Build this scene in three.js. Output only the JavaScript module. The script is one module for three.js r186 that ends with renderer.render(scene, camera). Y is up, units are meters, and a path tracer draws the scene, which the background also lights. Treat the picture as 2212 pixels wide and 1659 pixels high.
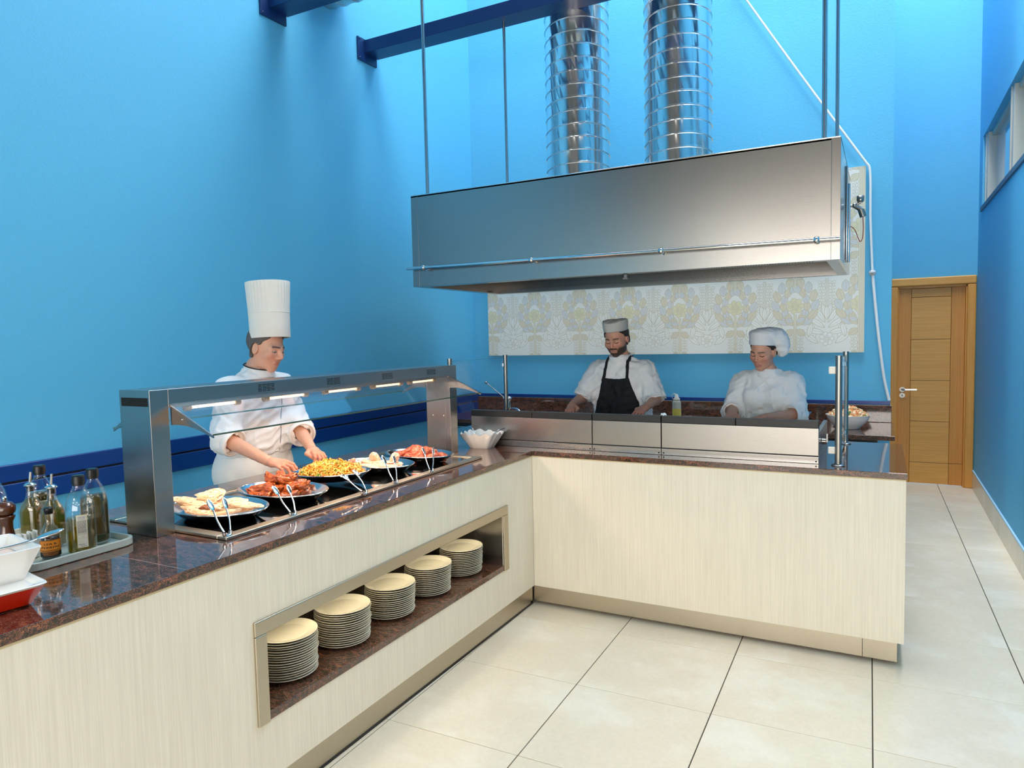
import * as THREE from 'three';
import { RoundedBoxGeometry } from 'three/addons/geometries/RoundedBoxGeometry.js';
import { RectAreaLightUniformsLib } from 'three/addons/lights/RectAreaLightUniformsLib.js';
import { ImprovedNoise } from 'three/addons/math/ImprovedNoise.js';
import { mergeGeometries, toCreasedNormals } from 'three/addons/utils/BufferGeometryUtils.js';

// ---------------------------------------------------------------- camera, sky, light, exposure
const scene = new THREE.Scene();
const camera = new THREE.PerspectiveCamera(57.38, 2212 / 1659, 0.05, 60);
camera.rotation.order = 'YXZ';
camera.position.set(1.8105, 1.5798, 3.6577);
camera.rotation.set(-0.06553, 0.48584, -0.02246);
const renderer = new THREE.WebGLRenderer({ antialias: true });
renderer.toneMapping = THREE.LinearToneMapping;
renderer.toneMappingExposure = 1.22;
renderer.shadowMap.enabled = true;
RectAreaLightUniformsLib.init();
scene.background = new THREE.Color(0.75, 0.88, 1.0);
scene.backgroundIntensity = 1.0;
const DAY = new THREE.Color(1.0, 0.96, 0.91), WARM = new THREE.Color(1.0, 0.965, 0.91), HEAT = new THREE.Color(1.0, 0.70, 0.48);
const DAY_LEVEL = 7.6, CORRIDOR_LEVEL = 17, WINDOW_LEVEL = 4.3, WARM_LEVEL = 7, HEAT_LEVEL = 60, NICHE_LEVEL = 8;
function areaLight(color, level, w, h, pos, target) {
  const l = new THREE.RectAreaLight(color, level, w, h);
  l.position.set(...pos); l.lookAt(...target); l.castShadow = true; scene.add(l); return l;
}

// ---------------------------------------------------------------- helpers
let seed = 20240611;
const rnd = () => { seed = (seed * 1664525 + 1013904223) >>> 0; return seed / 4294967296; };
const rr = (a, b) => a + (b - a) * rnd();
const clamp = (v, a = 0, b = 1) => Math.min(b, Math.max(a, v));
const mix = (a, b, t) => a + (b - a) * t;
const sstep = (a, b, v) => { const t = clamp((v - a) / (b - a)); return t * t * (3 - 2 * t); };
const V = (x, y, z) => new THREE.Vector3(x, y, z);
const taken = {};
function numbered(n) { const k = taken[n] = (taken[n] ?? -1) + 1; return k ? `${n}_${String(k).padStart(3, '0')}` : n; }
function tag(o, label, category, group, kind) {
  if (label) o.userData.label = label;
  if (category) o.userData.category = category;
  if (group) o.userData.group = group;
  if (kind) o.userData.kind = kind;
  return o;
}
function thing(name, label, category, pos = [0, 0, 0], turn = 0, group) {
  const g = new THREE.Group(); g.name = numbered(name); g.position.set(...pos); g.rotation.y = turn;
  scene.add(g); return tag(g, label, category, group);
}
function mesh(name, geo, mat, parent) {
  const m = new THREE.Mesh(Array.isArray(geo) ? merge(geo) : geo, mat); m.castShadow = m.receiveShadow = true;
  if (!parent || parent === scene) { m.name = numbered(name); scene.add(m); } else { m.name = name; parent.add(m); }
  return m;
}
function single(name, geo, mat, label, category, group) { return tag(mesh(name, geo, mat, scene), label, category, group); }
function struct(name, geo, mat) { return tag(mesh(name, geo, mat, scene), null, null, null, 'structure'); }
function structGroup(name) { const g = new THREE.Group(); g.name = numbered(name); scene.add(g); return tag(g, null, null, null, 'structure'); }
function copyOf(o, pos, turn, label) {
  const c = o.clone(); c.userData = { ...o.userData }; c.name = numbered(o.name.replace(/_\d{3}$/, '')); scene.add(c);
  c.position.set(...pos); if (turn !== undefined) c.rotation.y = turn; if (label) c.userData.label = label; return c;
}
function merge(list) {
  const l = list.map(g => { const n = g.index ? g.toNonIndexed() : g; for (const k of Object.keys(n.attributes)) if (!['position', 'normal', 'uv'].includes(k)) n.deleteAttribute(k); return n; });
  return mergeGeometries(l);
}
// texture coordinates in metres, taken along the axis a face looks to
function uvm(g, turn = false, off = [0, 0]) {
  if (g.index) g = g.toNonIndexed();
  const p = g.attributes.position, uv = new Float32Array(p.count * 2), a = V(0, 0, 0), b = V(0, 0, 0), c = V(0, 0, 0);
  for (let i = 0; i < p.count; i += 3) {
    a.fromBufferAttribute(p, i); b.fromBufferAttribute(p, i + 1); c.fromBufferAttribute(p, i + 2);
    const n = b.clone().sub(a).cross(c.clone().sub(a)), ax = Math.abs(n.x), ay = Math.abs(n.y), az = Math.abs(n.z);
    [a, b, c].forEach((q, k) => {
      let u, v;
      if (ay >= ax && ay >= az) { u = q.x; v = q.z; } else if (ax >= az) { u = q.z; v = q.y; } else { u = q.x; v = q.y; }
      if (turn) [u, v] = [v, u];
      uv[(i + k) * 2] = u + off[0]; uv[(i + k) * 2 + 1] = v + off[1];
    });
  }
  g.setAttribute('uv', new THREE.BufferAttribute(uv, 2)); return g;
}
// a box between two corners, edges rounded by r
function bx(x0, x1, y0, y1, z0, z1, r = 0) {
  const w = Math.abs(x1 - x0), h = Math.abs(y1 - y0), d = Math.abs(z1 - z0);
  const g = r > 0 ? new RoundedBoxGeometry(w, h, d, 2, Math.min(r, w / 2.01, h / 2.01, d / 2.01)) : new THREE.BoxGeometry(w, h, d);
  g.translate((x0 + x1) / 2, (y0 + y1) / 2, (z0 + z1) / 2); return uvm(g);
}
function tubeG(pts, r, seg = 24, rad = 10, closed = false) {
  return new THREE.TubeGeometry(new THREE.CatmullRomCurve3(pts.map(p => p.isVector3 ? p : V(...p)), closed), seg, r, rad, closed);
}
function rod(a, b, r, rad = 14, r2 = r) {
  const A = V(...a), B = V(...b), g = new THREE.CylinderGeometry(r2, r, A.distanceTo(B), rad);
  g.applyQuaternion(new THREE.Quaternion().setFromUnitVectors(V(0, 1, 0), B.clone().sub(A).normalize()));
  const m = A.add(B).multiplyScalar(.5); g.translate(m.x, m.y, m.z); return g;
}
function lathe(prof, seg = 40) { return new THREE.LatheGeometry(prof.map(p => new THREE.Vector2(...p)), seg); }
function ball(x, y, z, r, w = 14, h = 10) { const g = new THREE.SphereGeometry(r, w, h); g.translate(x, y, z); return g; }
function extr(pts, depth, bevel = 0) {
  const s = new THREE.Shape(pts.map(p => new THREE.Vector2(...p)));
  return new THREE.ExtrudeGeometry(s, { depth, bevelEnabled: bevel > 0, bevelSize: bevel, bevelThickness: bevel, bevelSegments: 2, curveSegments: 10 });
}
// ---------------------------------------------------------------- computed textures
function lattice(sd, n, m) {
  let s = sd * 7919 + 13; const a = new Float32Array(n * m);
  for (let i = 0; i < a.length; i++) { s = (s * 1664525 + 1013904223) >>> 0; a[i] = s / 4294967296; }
  return (u, v) => {
    u *= n; v *= m; const i = Math.floor(u), j = Math.floor(v); let f = u - i, g = v - j; f = f * f * (3 - 2 * f); g = g * g * (3 - 2 * g);
    const q = (x, y) => a[((y % m + m) % m) * n + (x % n + n) % n];
    return mix(mix(q(i, j), q(i + 1, j), f), mix(q(i, j + 1), q(i + 1, j + 1), f), g);
  };
}
function tex(w, h, fn, srgb = true, metres = [1, 1]) {
  const d = new Uint8Array(w * h * 4);
  for (let y = 0; y < h; y++) for (let x = 0; x < w; x++) {
    const c = fn((x + .5) / w, (y + .5) / h), o = (y * w + x) * 4;
    d[o] = clamp(c[0], 0, 255); d[o + 1] = clamp(c[1], 0, 255); d[o + 2] = clamp(c[2], 0, 255); d[o + 3] = 255;
  }
  const t = new THREE.DataTexture(d, w, h); t.wrapS = t.wrapT = THREE.RepeatWrapping; t.magFilter = THREE.LinearFilter; t.minFilter = THREE.LinearMipmapLinearFilter; t.generateMipmaps = true;
  if (srgb) t.colorSpace = THREE.SRGBColorSpace;
  t.repeat.set(1 / metres[0], 1 / metres[1]); t.needsUpdate = true; return t;
}
const grey = v => [v, v, v];
const std = (o) => new THREE.MeshStandardMaterial(o), phys = (o) => new THREE.MeshPhysicalMaterial(o);
const rgb = (r, g, b) => new THREE.Color().setRGB(r / 255, g / 255, b / 255, THREE.SRGBColorSpace);

// granite: rust-red crystals with drifting dark mica streaks
const gN = [lattice(1, 9, 9), lattice(2, 30, 30), lattice(3, 90, 70), lattice(4, 220, 200), lattice(5, 16, 40), lattice(6, 300, 300)];
const graniteTex = tex(1024, 1024, (u, v) => {
  const w = gN[0](u, v) * .12, dark = gN[4](u + w, v + w * .6) * .5 + gN[1](u, v) * .28 + gN[2](u, v) * .22;
  const fine = gN[3](u + w, v), sp = gN[5](u, v), mid = gN[2](v, u);
  let k = sstep(.30, .70, dark * .45 + fine * .55);
  let c = [mix(42, 128, k), mix(36, 82, k), mix(32, 62, k)];
  const warm = sstep(.55, .8, mid) * k; c = [c[0] + 30 * warm, c[1] + 10 * warm, c[2] + 2 * warm];
  if (sp > .86) c = c.map(q => q + 26); if (sp < .2) c = c.map(q => q * .58);
  return c;
}, true, [.36, .36]);
const streak = [lattice(11, 6, 420), lattice(12, 2, 256), lattice(13, 24, 500)];
const brushTex = tex(256, 1024, (u, v) => grey(255 * (streak[0](u, v) * .45 + streak[1](u, v) * .3 + streak[2](u, v) * .25)), false, [.5, .5]);
const lam = [lattice(21, 300, 5), lattice(22, 520, 14), lattice(23, 120, 3), lattice(24, 14, 9)];
const laminateTex = tex(1024, 512, (u, v) => {
  const s = lam[0](u, v) * .4 + lam[1](u, v) * .35 + lam[2](u, v) * .25, k = (s - .5) * 20 + (lam[3](u, v) - .5) * 3;
  return [232 + k, 226 + k, 209 + k * .95];
}, true, [1, 1]);
const tl = [lattice(31, 5, 5), lattice(32, 11, 13), lattice(33, 37, 33), lattice(34, 150, 150)];
const tileTex = tex(1024, 1024, (u, v) => {
  const c = tl[0](u, v) * .5 + tl[1](u + .03 * tl[2](u, v), v) * .33 + tl[2](u, v) * .17, f = (tl[3](u, v) - .5) * 5, k = sstep(.25, .75, c);
  return [mix(228, 238, k) + f, mix(217, 231, k) + f, mix(196, 216, k) + f];
}, true, [1.7, 1.7]);
const wd = [lattice(41, 3, 90), lattice(42, 9, 420), lattice(43, 2, 22), lattice(44, 60, 700)];
const oakTex = tex(512, 1024, (u, v) => {
  const q = v + .012 * wd[2](u, v), s = wd[0](u, q) * .45 + wd[1](u, q) * .35 + wd[3](u, q) * .2;
  return [mix(206, 234, s), mix(142, 174, s), mix(64, 92, s)];
}, true, [1, .6]);
const pn = [lattice(51, 180, 180), lattice(52, 60, 60), lattice(53, 9, 9)];
const plasterTex = tex(512, 512, (u, v) => grey(255 * (pn[0](u, v) * .5 + pn[1](u, v) * .5)), false, [.6, .6]);
const clothN = [lattice(61, 200, 200), lattice(62, 40, 40)];
const clothTex = tex(256, 256, (u, v) => grey(255 * (clothN[0](u, v) * .6 + clothN[1](u, v) * .4)), false, [.2, .2]);
const crustN = [lattice(71, 12, 12), lattice(72, 40, 40), lattice(73, 110, 110)];

// ---------------------------------------------------------------- materials
const M = {
  wall: std({ color: rgb(90, 182, 223), roughness: .62, bumpMap: plasterTex, bumpScale: .0006 }),
  rail: std({ color: rgb(0, 56, 128), roughness: .32 }),
  beam: std({ color: rgb(6, 46, 100), roughness: .4 }),
  white: std({ color: rgb(228, 226, 220), roughness: .8 }),
  granite: phys({ map: graniteTex, roughness: .09, clearcoat: .6, clearcoatRoughness: .03 }),
  steel: std({ color: new THREE.Color(.38, .36, .34), metalness: 1, roughness: .27, bumpMap: brushTex, bumpScale: .00005 }),
  steelV: std({ color: new THREE.Color(.38, .36, .34), metalness: 1, roughness: .26, bumpMap: brushTex, bumpScale: .00005 }),
  satin: std({ color: new THREE.Color(.52, .46, .36), metalness: 1, roughness: .34, bumpMap: brushTex, bumpScale: .00004 }),
  chrome: std({ color: new THREE.Color(.75, .75, .75), metalness: 1, roughness: .08 }),
  duct: std({ color: new THREE.Color(.74, .75, .76), metalness: 1, roughness: .16 }),
  darkSteel: std({ color: new THREE.Color(.22, .21, .20), metalness: 1, roughness: .35 }),
  gun: std({ color: new THREE.Color(.34, .33, .31), metalness: 1, roughness: .3 }),
  black: std({ color: rgb(22, 22, 23), roughness: .45 }),
  slot: std({ color: rgb(14, 14, 14), roughness: .9 }),
  hotGlass: phys({ color: rgb(8, 9, 10), roughness: .05, clearcoat: 1, clearcoatRoughness: .02 }),
  laminate: std({ map: laminateTex, roughness: .5, bumpMap: laminateTex, bumpScale: .0004 }),
  laminateEdge: std({ color: rgb(206, 190, 150), roughness: .6 }),
  tile: std({ map: tileTex, roughness: .27 }),
  grout: std({ color: rgb(72, 64, 54), roughness: .95 }),
  oak: std({ map: oakTex, roughness: .42 }),
  glass: phys({ color: 0xffffff, transmission: 1, thickness: 0, roughness: .01, ior: 1.5 }),
  guardGlass: phys({ color: 0xffffff, transmission: 1, thickness: 0, roughness: .01, ior: 1.28 }),
  glassEdge: std({ color: rgb(40, 84, 74), roughness: .15 }),
  china: phys({ color: rgb(226, 222, 206), roughness: .16, clearcoat: .7, clearcoatRoughness: .05 }),
  whiteChina: phys({ color: rgb(240, 239, 235), roughness: .14, clearcoat: .7, clearcoatRoughness: .05 }),
  redEnamel: phys({ color: rgb(200, 34, 6), roughness: .2, clearcoat: .8, clearcoatRoughness: .05 }),
  plastic: std({ color: rgb(236, 232, 222), roughness: .35 }),
  greyTray: std({ color: rgb(206, 212, 200), roughness: .4 }),
  jacket: std({ color: rgb(240, 240, 240), roughness: .85, bumpMap: clothTex, bumpScale: .0005 }),
  apron: std({ color: rgb(236, 236, 234), roughness: .85, bumpMap: clothTex, bumpScale: .0005 }),
  apronBlack: std({ color: rgb(17, 19, 25), roughness: .8 }),
  trousers: std({ color: rgb(40, 42, 48), roughness: .85 }),
  shoe: std({ color: rgb(24, 24, 26), roughness: .5 }),
  socket: std({ color: rgb(190, 176, 150), roughness: .4 }),
  piping: std({ color: rgb(30, 28, 34), roughness: .7 }),
  skin: std({ vertexColors: true, roughness: .52 }),
};
M.steelV.bumpMap = brushTex.clone(); M.steelV.bumpMap.rotation = Math.PI / 2;
// ================================================================ the room
const YT = .917, TG = .029, YB = .111, L = 1.918, XL = -1.74, ZB = -2.32, XR = 2.62, ZD = -4.5, TOP = 7.0, LOW = 3.05, ZLOW = 5.2, ZF = 9.0, XD = 6.5;
{ // floor: square beige tiles on a recessed bed of grout
  const floor = structGroup('floor');
  mesh('grout_bed', bx(XL - .2, XD + .2, -.15, -.004, ZD - .2, ZF + .2), M.grout, floor);
  const S = .6, th = .014, c = Math.cos(th), s = Math.sin(th), geos = [];
  for (let k = 0; k < 8; k++) { const g = bx(-.2978, .2978, -.02, 0, -.2988, .2988, .0015); geos.push(uvm(g, k % 2 === 1, [rr(0, 1.7), rr(0, 1.7)])); }
  const far = [];
  for (let i = -4; i < 9; i++) for (let j = -15; j < 11; j++) {
    const gx = S * (i + .5), gz = -S * (j + .5), x = .596 + c * gx + s * gz, z = .796 - s * gx + c * gz;
    if (x < XL - .2 || x > XD + .1 || z < ZD - .25 || z > ZF + .1) continue;
    const g = geos[Math.floor(rnd() * 8)];
    if (z < 3.6 && x < 3.3 && x > -.5) { const t = mesh('tile', g, M.tile, floor); t.position.set(x, 0, z); t.rotation.y = th; }
    else { const q = g.clone(); q.rotateY(th); q.translate(x, 0, z); far.push(q); }
  }
  tag(mesh('distant_tiles', far, M.tile, floor), null, null, null, 'stuff');
}
// walls with thickness; the left wall carries two deep-blue rails
struct('wall_left', bx(XL - .2, XL, 0, TOP, ZB - .2, ZF), M.wall);
struct('wall_back', bx(XL, 1.87, 0, TOP, ZB - .22, ZB), M.wall);
struct('wall_corridor', bx(1.69, 1.87, 0, TOP, ZD, ZB - .22), M.wall);
{ // end wall of the corridor, around the door opening
  struct('wall_end', [bx(1.87, 1.945, 0, TOP, ZD - .2, ZD), bx(2.545, XR + .2, 0, TOP, ZD - .2, ZD), bx(1.945, 2.545, 2.03, TOP, ZD - .2, ZD)], M.wall);
}
{ // right wall with a strip window high up
  const y0 = 2.70, y1 = 3.34, z0 = -4.26, z1 = -.6;
  struct('wall_right', [bx(XR, XR + .2, 0, y0, ZD, .6), bx(XR, XR + .2, y1, TOP, ZD, .6), bx(XR, XR + .2, y0, y1, ZD, z0), bx(XR, XR + .2, y0, y1, z1, .6)], M.wall);
  const w = structGroup('window_1');
  const fr = std({ color: rgb(206, 202, 190), roughness: .5 });
  mesh('window_frame', bx(XR + .05, XR + .12, y0, y0 + .04, z0, z1), fr, w); mesh('window_frame', bx(XR + .05, XR + .12, y1 - .04, y1, z0, z1), fr, w);
  for (const z of [z0, -2.84, -1.6, z1 - .2]) mesh('mullion', [bx(XR + .02, XR + .12, y0, y1, z, z + .17, .004), bx(XR + .012, XR + .02, y0, y1, z + .085, z + .095)], fr, w);
  for (const [a, b] of [[z0 + .17, -2.84], [-2.67, -1.6], [-1.43, z1 - .2]]) mesh('pane', bx(XR + .085, XR + .093, y0 + .03, y1 - .03, a, b), phys({ color: rgb(150, 205, 220), roughness: .12, metalness: 0, clearcoat: 1 }), w);
  mesh('sill', bx(XR - .012, XR + .02, y0 - .045, y0, z0 - .02, z1, .005), std({ color: rgb(70, 110, 136), roughness: .7 }), w);
  mesh('room_beyond', bx(XR + .2, XR + .25, y0 - .2, y1 + .2, z0 - .2, z1 + .2), M.wall, w);
}
{ // tiled skirting along the right wall
  const b = structGroup('baseboard_right');
  for (let k = 0; k < 11; k++) { const z = ZD + .02 + k * .46; mesh('skirting_tile', uvm(bx(XR - .012, XR, 0.001, .172, z, z + .457, .002), false, [k * .31, k * .17]), M.tile, b); }
  mesh('caulk_line', bx(XR - .013, XR, .172, .182, ZD, .6), std({ color: rgb(170, 210, 232), roughness: .6 }), b);
}
{ // double blue rail on the left wall, flat blue strip on the back wall
  const t = structGroup('trim_1');
  mesh('upper_rail', bx(XL, XL + .022, .972, 1.05, ZB, 3.6, .004), M.rail, t);
  mesh('lower_rail', bx(XL, XL + .022, .868, .962, ZB, 3.6, .004), M.rail, t);
  mesh('rail_gap', bx(XL, XL + .006, .962, .972, ZB, 3.6), M.black, t);
  const s = structGroup('trim_2');
  mesh('strip', bx(XL, 1.868, 1.014, 1.042, ZB, ZB + .012, .002), M.rail, s);
}
// high ceiling with the roof light, lower ceiling of the dining room behind the camera
const SK = [-1.7, 1.84, -2.3, .2], SK2 = [1.9, 2.58, -4.4, .8];
struct('ceiling', [bx(XL, SK[0], TOP, TOP + .2, ZD, ZLOW), bx(SK[1], SK2[0], TOP, TOP + .2, ZD, ZLOW), bx(SK2[0], SK2[1], TOP, TOP + .2, ZD, SK2[2]), bx(SK2[0], SK2[1], TOP, TOP + .2, SK2[3], ZLOW), bx(SK2[1], XR + .2, TOP, TOP + .2, ZD, ZLOW), bx(SK[0], SK[1], TOP, TOP + .2, ZD, SK[2]), bx(SK[0], SK[1], TOP, TOP + .2, SK[3], ZLOW)], M.white);
{
  const w = structGroup('window_2');
  mesh('rooflight_panel', bx(SK[0], SK[1], TOP + .12, TOP + .15, SK[2], SK[3]), std({ color: 0xffffff, emissive: DAY, emissiveIntensity: 1, roughness: .9 }), w);
  mesh('rooflight_frame', [bx(SK[0], SK[1], TOP + .06, TOP + .12, -1.45, -1.39), bx(.1, .16, TOP + .06, TOP + .12, SK[2], SK[3])], M.white, w);
  areaLight(DAY, DAY_LEVEL, SK[1] - SK[0], SK[3] - SK[2], [(SK[0] + SK[1]) / 2, TOP - .01, (SK[2] + SK[3]) / 2], [(SK[0] + SK[1]) / 2, 0, (SK[2] + SK[3]) / 2]);
}
{
  const w = structGroup('window_3'), [a, b, c, d] = SK2;
  mesh('rooflight_panel', bx(a, b, TOP + .12, TOP + .15, c, d), std({ color: 0xffffff, emissive: DAY, emissiveIntensity: 1, roughness: .9 }), w);
  areaLight(DAY, CORRIDOR_LEVEL, b - a, d - c, [(a + b) / 2, TOP - .01, (c + d) / 2], [(a + b) / 2, 0, (c + d) / 2]);
}
struct('wall_bulkhead', bx(XL, XD, LOW, TOP + .2, ZLOW, ZLOW + .2), std({ color: rgb(132, 112, 96), roughness: .8 }));
struct('wall_bulkhead_right', bx(XR, XR + .2, LOW, TOP + .2, .6, ZLOW), M.wall);
struct('ceiling_dining', [bx(XL, XD, LOW, LOW + .2, ZLOW + .2, ZF), bx(XR + .2, XD, LOW, LOW + .2, .6, ZLOW)], M.white);
const FW = [-.8, 5.6, .75, 2.65];
struct('wall_front', [bx(XL - .2, FW[0], 0, LOW + .2, ZF, ZF + .2), bx(FW[1], XD + .2, 0, LOW + .2, ZF, ZF + .2), bx(FW[0], FW[1], 0, FW[2], ZF, ZF + .2), bx(FW[0], FW[1], FW[3], LOW + .2, ZF, ZF + .2)], std({ color: rgb(172, 150, 128), roughness: .8 }));
{ // long window of the dining room, behind the camera
  const w = structGroup('window_4'), n = 4, d = (FW[1] - FW[0]) / n;
  for (let k = 0; k < n; k++) mesh('pane', bx(FW[0] + k * d + .03, FW[0] + (k + 1) * d - .03, FW[2], FW[3], ZF + .1, ZF + .11), std({ color: 0xffffff, emissive: DAY, emissiveIntensity: 1.5, roughness: .6 }), w);
  for (let k = 0; k <= n; k++) mesh('mullion', bx(FW[0] + k * d - .03, FW[0] + k * d + .03, FW[2], FW[3], ZF + .06, ZF + .14), M.white, w);
  areaLight(DAY, WINDOW_LEVEL, FW[1] - FW[0], FW[3] - FW[2], [(FW[0] + FW[1]) / 2, (FW[2] + FW[3]) / 2, ZF - .01], [(FW[0] + FW[1]) / 2, (FW[2] + FW[3]) / 2, 0]);
}
struct('wall_dining_right', bx(XD, XD + .2, 0, LOW + .2, .4, ZF), std({ color: rgb(178, 158, 138), roughness: .8 }));
struct('wall_dining_back', bx(XR + .2, XD, 0, LOW, .4, .6), std({ color: rgb(178, 158, 138), roughness: .8 }));
{ // warm square ceiling lamps of the dining room, behind the camera
  for (const [x, z] of [[-.2, 5.9], [2.2, 5.9], [4.6, 5.9], [-.2, 7.6], [2.2, 7.6], [4.6, 7.6]]) {
    const t = thing('ceiling_lamp', 'warm square ceiling lamp over the dining area behind the viewer', 'lamp', [x, LOW, z], 0, 'dining room ceiling lamps');
    mesh('lamp_frame', [bx(-.33, -.3, -.03, 0, -.33, .33), bx(.3, .33, -.03, 0, -.33, .33), bx(-.3, .3, -.03, 0, -.33, -.3), bx(-.3, .3, -.03, 0, .3, .33)], M.white, t);
    mesh('diffuser', bx(-.3, .3, -.02, -.004, -.3, .3), std({ color: 0xffffff, emissive: WARM, emissiveIntensity: 3, roughness: .8 }), t);
    areaLight(WARM, WARM_LEVEL, .6, .6, [x, LOW - .035, z], [x, 0, z]);
  }
}
{ // oak door with its frame
  const d = structGroup('door_1');
  const stile = M.oak.clone(); stile.map = oakTex.clone(); stile.map.rotation = Math.PI / 2; stile.map.repeat.set(1, 1.6); stile.color = rgb(245, 228, 205);
  const fr = stile.clone(); fr.color = rgb(255, 246, 230);
  const vert = (x0, x1) => uvm(bx(x0, x1, 0, 2.005, ZD, ZD + .03, .012));
  mesh('jamb', vert(1.885, 1.952), fr, d); mesh('jamb', vert(2.54, 2.615), fr, d);
  mesh('head', uvm(bx(1.885, 2.615, 2.005, 2.088, ZD, ZD + .034, .014)), M.oak, d);
  mesh('stop', [uvm(bx(1.945, 1.957, 0, 2.0, ZD - .09, ZD + .005)), uvm(bx(2.53, 2.545, 0, 2.0, ZD - .09, ZD + .005)), uvm(bx(1.945, 2.545, 1.985, 2.03, ZD - .09, ZD + .005))], fr, d);
  const lf = (x0, x1, y0, y1, m, dz = 0) => mesh('door_panel', uvm(bx(x0, x1, y0, y1, ZD - .075, ZD - .035 + dz, .003), false, [x0 * 3, y0 * 2]), m, d);
  lf(1.958, 2.068, .008, 1.984, stile); lf(2.414, 2.529, .226, 1.984, stile); lf(2.414, 2.529, .008, .222, stile);
  mesh('door_core', bx(1.958, 2.53, .008, 1.984, ZD - .072, ZD - .046), std({ color: rgb(120, 76, 36), roughness: .7 }), d);
  const ys = [.008, .222, .642, 1.058, 1.472, 1.896, 1.984];
  for (let k = 0; k < 6; k++) lf(2.0705, 2.4115, ys[k] + .002, ys[k + 1] - .002, M.oak, -.001);
  const h = new THREE.Group(); h.name = 'door_handle'; d.add(h);
  const put = (g) => { g.rotateX(Math.PI / 2); return g; };
  const ro = put(new THREE.CylinderGeometry(.026, .026, .01, 24)); ro.translate(1.998, .965, ZD - .03);
  const es = put(new THREE.CylinderGeometry(.026, .026, .008, 24)); es.translate(1.998, .905, ZD - .03);
  mesh('rose', [ro, es], M.gun, h); mesh('keyhole', [bx(1.995, 2.001, .895, .913, ZD - .027, ZD - .024)], M.slot, h);
  mesh('lever', tubeG([[1.998, .965, ZD - .03], [1.998, .965, ZD + .012], [2.012, .965, ZD + .02], [2.06, .965, ZD + .021], [2.125, .965, ZD + .02]], .009, 30), M.chrome, h);
}
// ================================================================ the L-shaped serving counter
const NZ1 = 2.082, NZ2 = .325, NY1 = .669, NY2 = .313, FRW = .05;   // niche frame, outer edges and width
{ // left wing: cream panels around the niche, steel frame, granite shelf, steel plinth
  const t = thing('serving_counter', 'cream counter wing with the open plate niche and steel plinth', 'counter', [0, 0, 0]);
  const iz1 = NZ1 - FRW, iz2 = NZ2 + FRW, iy1 = NY1 - FRW, iy2 = .345;
  mesh('front_panel', [bx(-.02, 0, YB, iy2 - .03, .0015, 3.45), bx(-.02, 0, iy1, YT - TG, .0015, 3.45), bx(-.02, 0, iy2 - .03, iy1, .0015, iz2), bx(-.02, 0, iy2 - .03, iy1, iz1, 3.45)].map(g => uvm(g)), M.laminate, t);
  mesh('edge_strip', bx(-.019, .001, YT - TG - .006, YT - TG - .0005, .0015, 3.45), M.laminateEdge, t);
  mesh('carcass', [bx(-.94, -.92, .1, YT - TG, .0015, 3.45), bx(-.92, -.02, .1, .12, .0015, 3.45), bx(-.92, -.02, .1, YT - TG, 3.43, 3.45)], M.laminate, t);
  // niche frame: four mitred flats with a rounded outer lip
  const fz = (z0, z1, y0, y1) => bx(-.002, .010, y0, y1, z0, z1, .004);
  const fr = new THREE.Group(); fr.name = 'niche_frame'; t.add(fr);
  mesh('frame_bar', fz(iz2 - FRW, iz1 + FRW, iy1, NY1), M.satin, fr);
  mesh('frame_bar', fz(iz1, NZ1, NY2, iy1 - .0005), M.satin, fr);
  mesh('frame_bar', fz(NZ2, iz2, NY2, iy1 - .0005), M.satin, fr);
  const lin = new THREE.Group(); lin.name = 'niche_lining'; t.add(lin);
  mesh('lining_sheet', [bx(-.40, -.003, iy2, iy1, iz2 + .0005, iz2 + .004), bx(-.40, -.003, iy2, iy1, iz1 - .004, iz1 - .0005), bx(-.41, -.40, iy2 - .03, iy1 + .01, iz2, iz1), bx(-.40, -.003, iy1 - .004, iy1 - .0005, iz2, iz1)], M.steel, lin);
  mesh('niche_shelf', bx(-.40, .004, iy2 - .03, iy2, iz2, iz1, .003), M.granite, t);
  const lampT = new THREE.Group(); lampT.name = 'niche_lamp'; t.add(lampT);
  mesh('lamp_tube', rod([-.09, iy1 - .014, iz2 + .06], [-.09, iy1 - .014, iz1 - .06], .006), std({ color: 0xfff0c8, emissive: new THREE.Color(1, .82, .5), emissiveIntensity: 2.5 }), lampT);
  areaLight(new THREE.Color(1, .84, .55), NICHE_LEVEL, .03, iz1 - iz2 - .12, [-.09, iy1 - .024, (iz1 + iz2) / 2], [-.09, 0, (iz1 + iz2) / 2]);
  const pl = new THREE.Group(); pl.name = 'plinth'; t.add(pl);
  mesh('plinth_sheet', bx(-.022, -.012, .012, YB + .03, .03, 3.45), M.satin, pl);
  mesh('plinth_sheet', bx(-.022, -.0135, .02, YB + .03, .002, .03), M.satin, pl);
  mesh('floor_seal', bx(-.03, -.010, 0.001, .012, .002, 3.45), M.black, pl);
}
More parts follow.
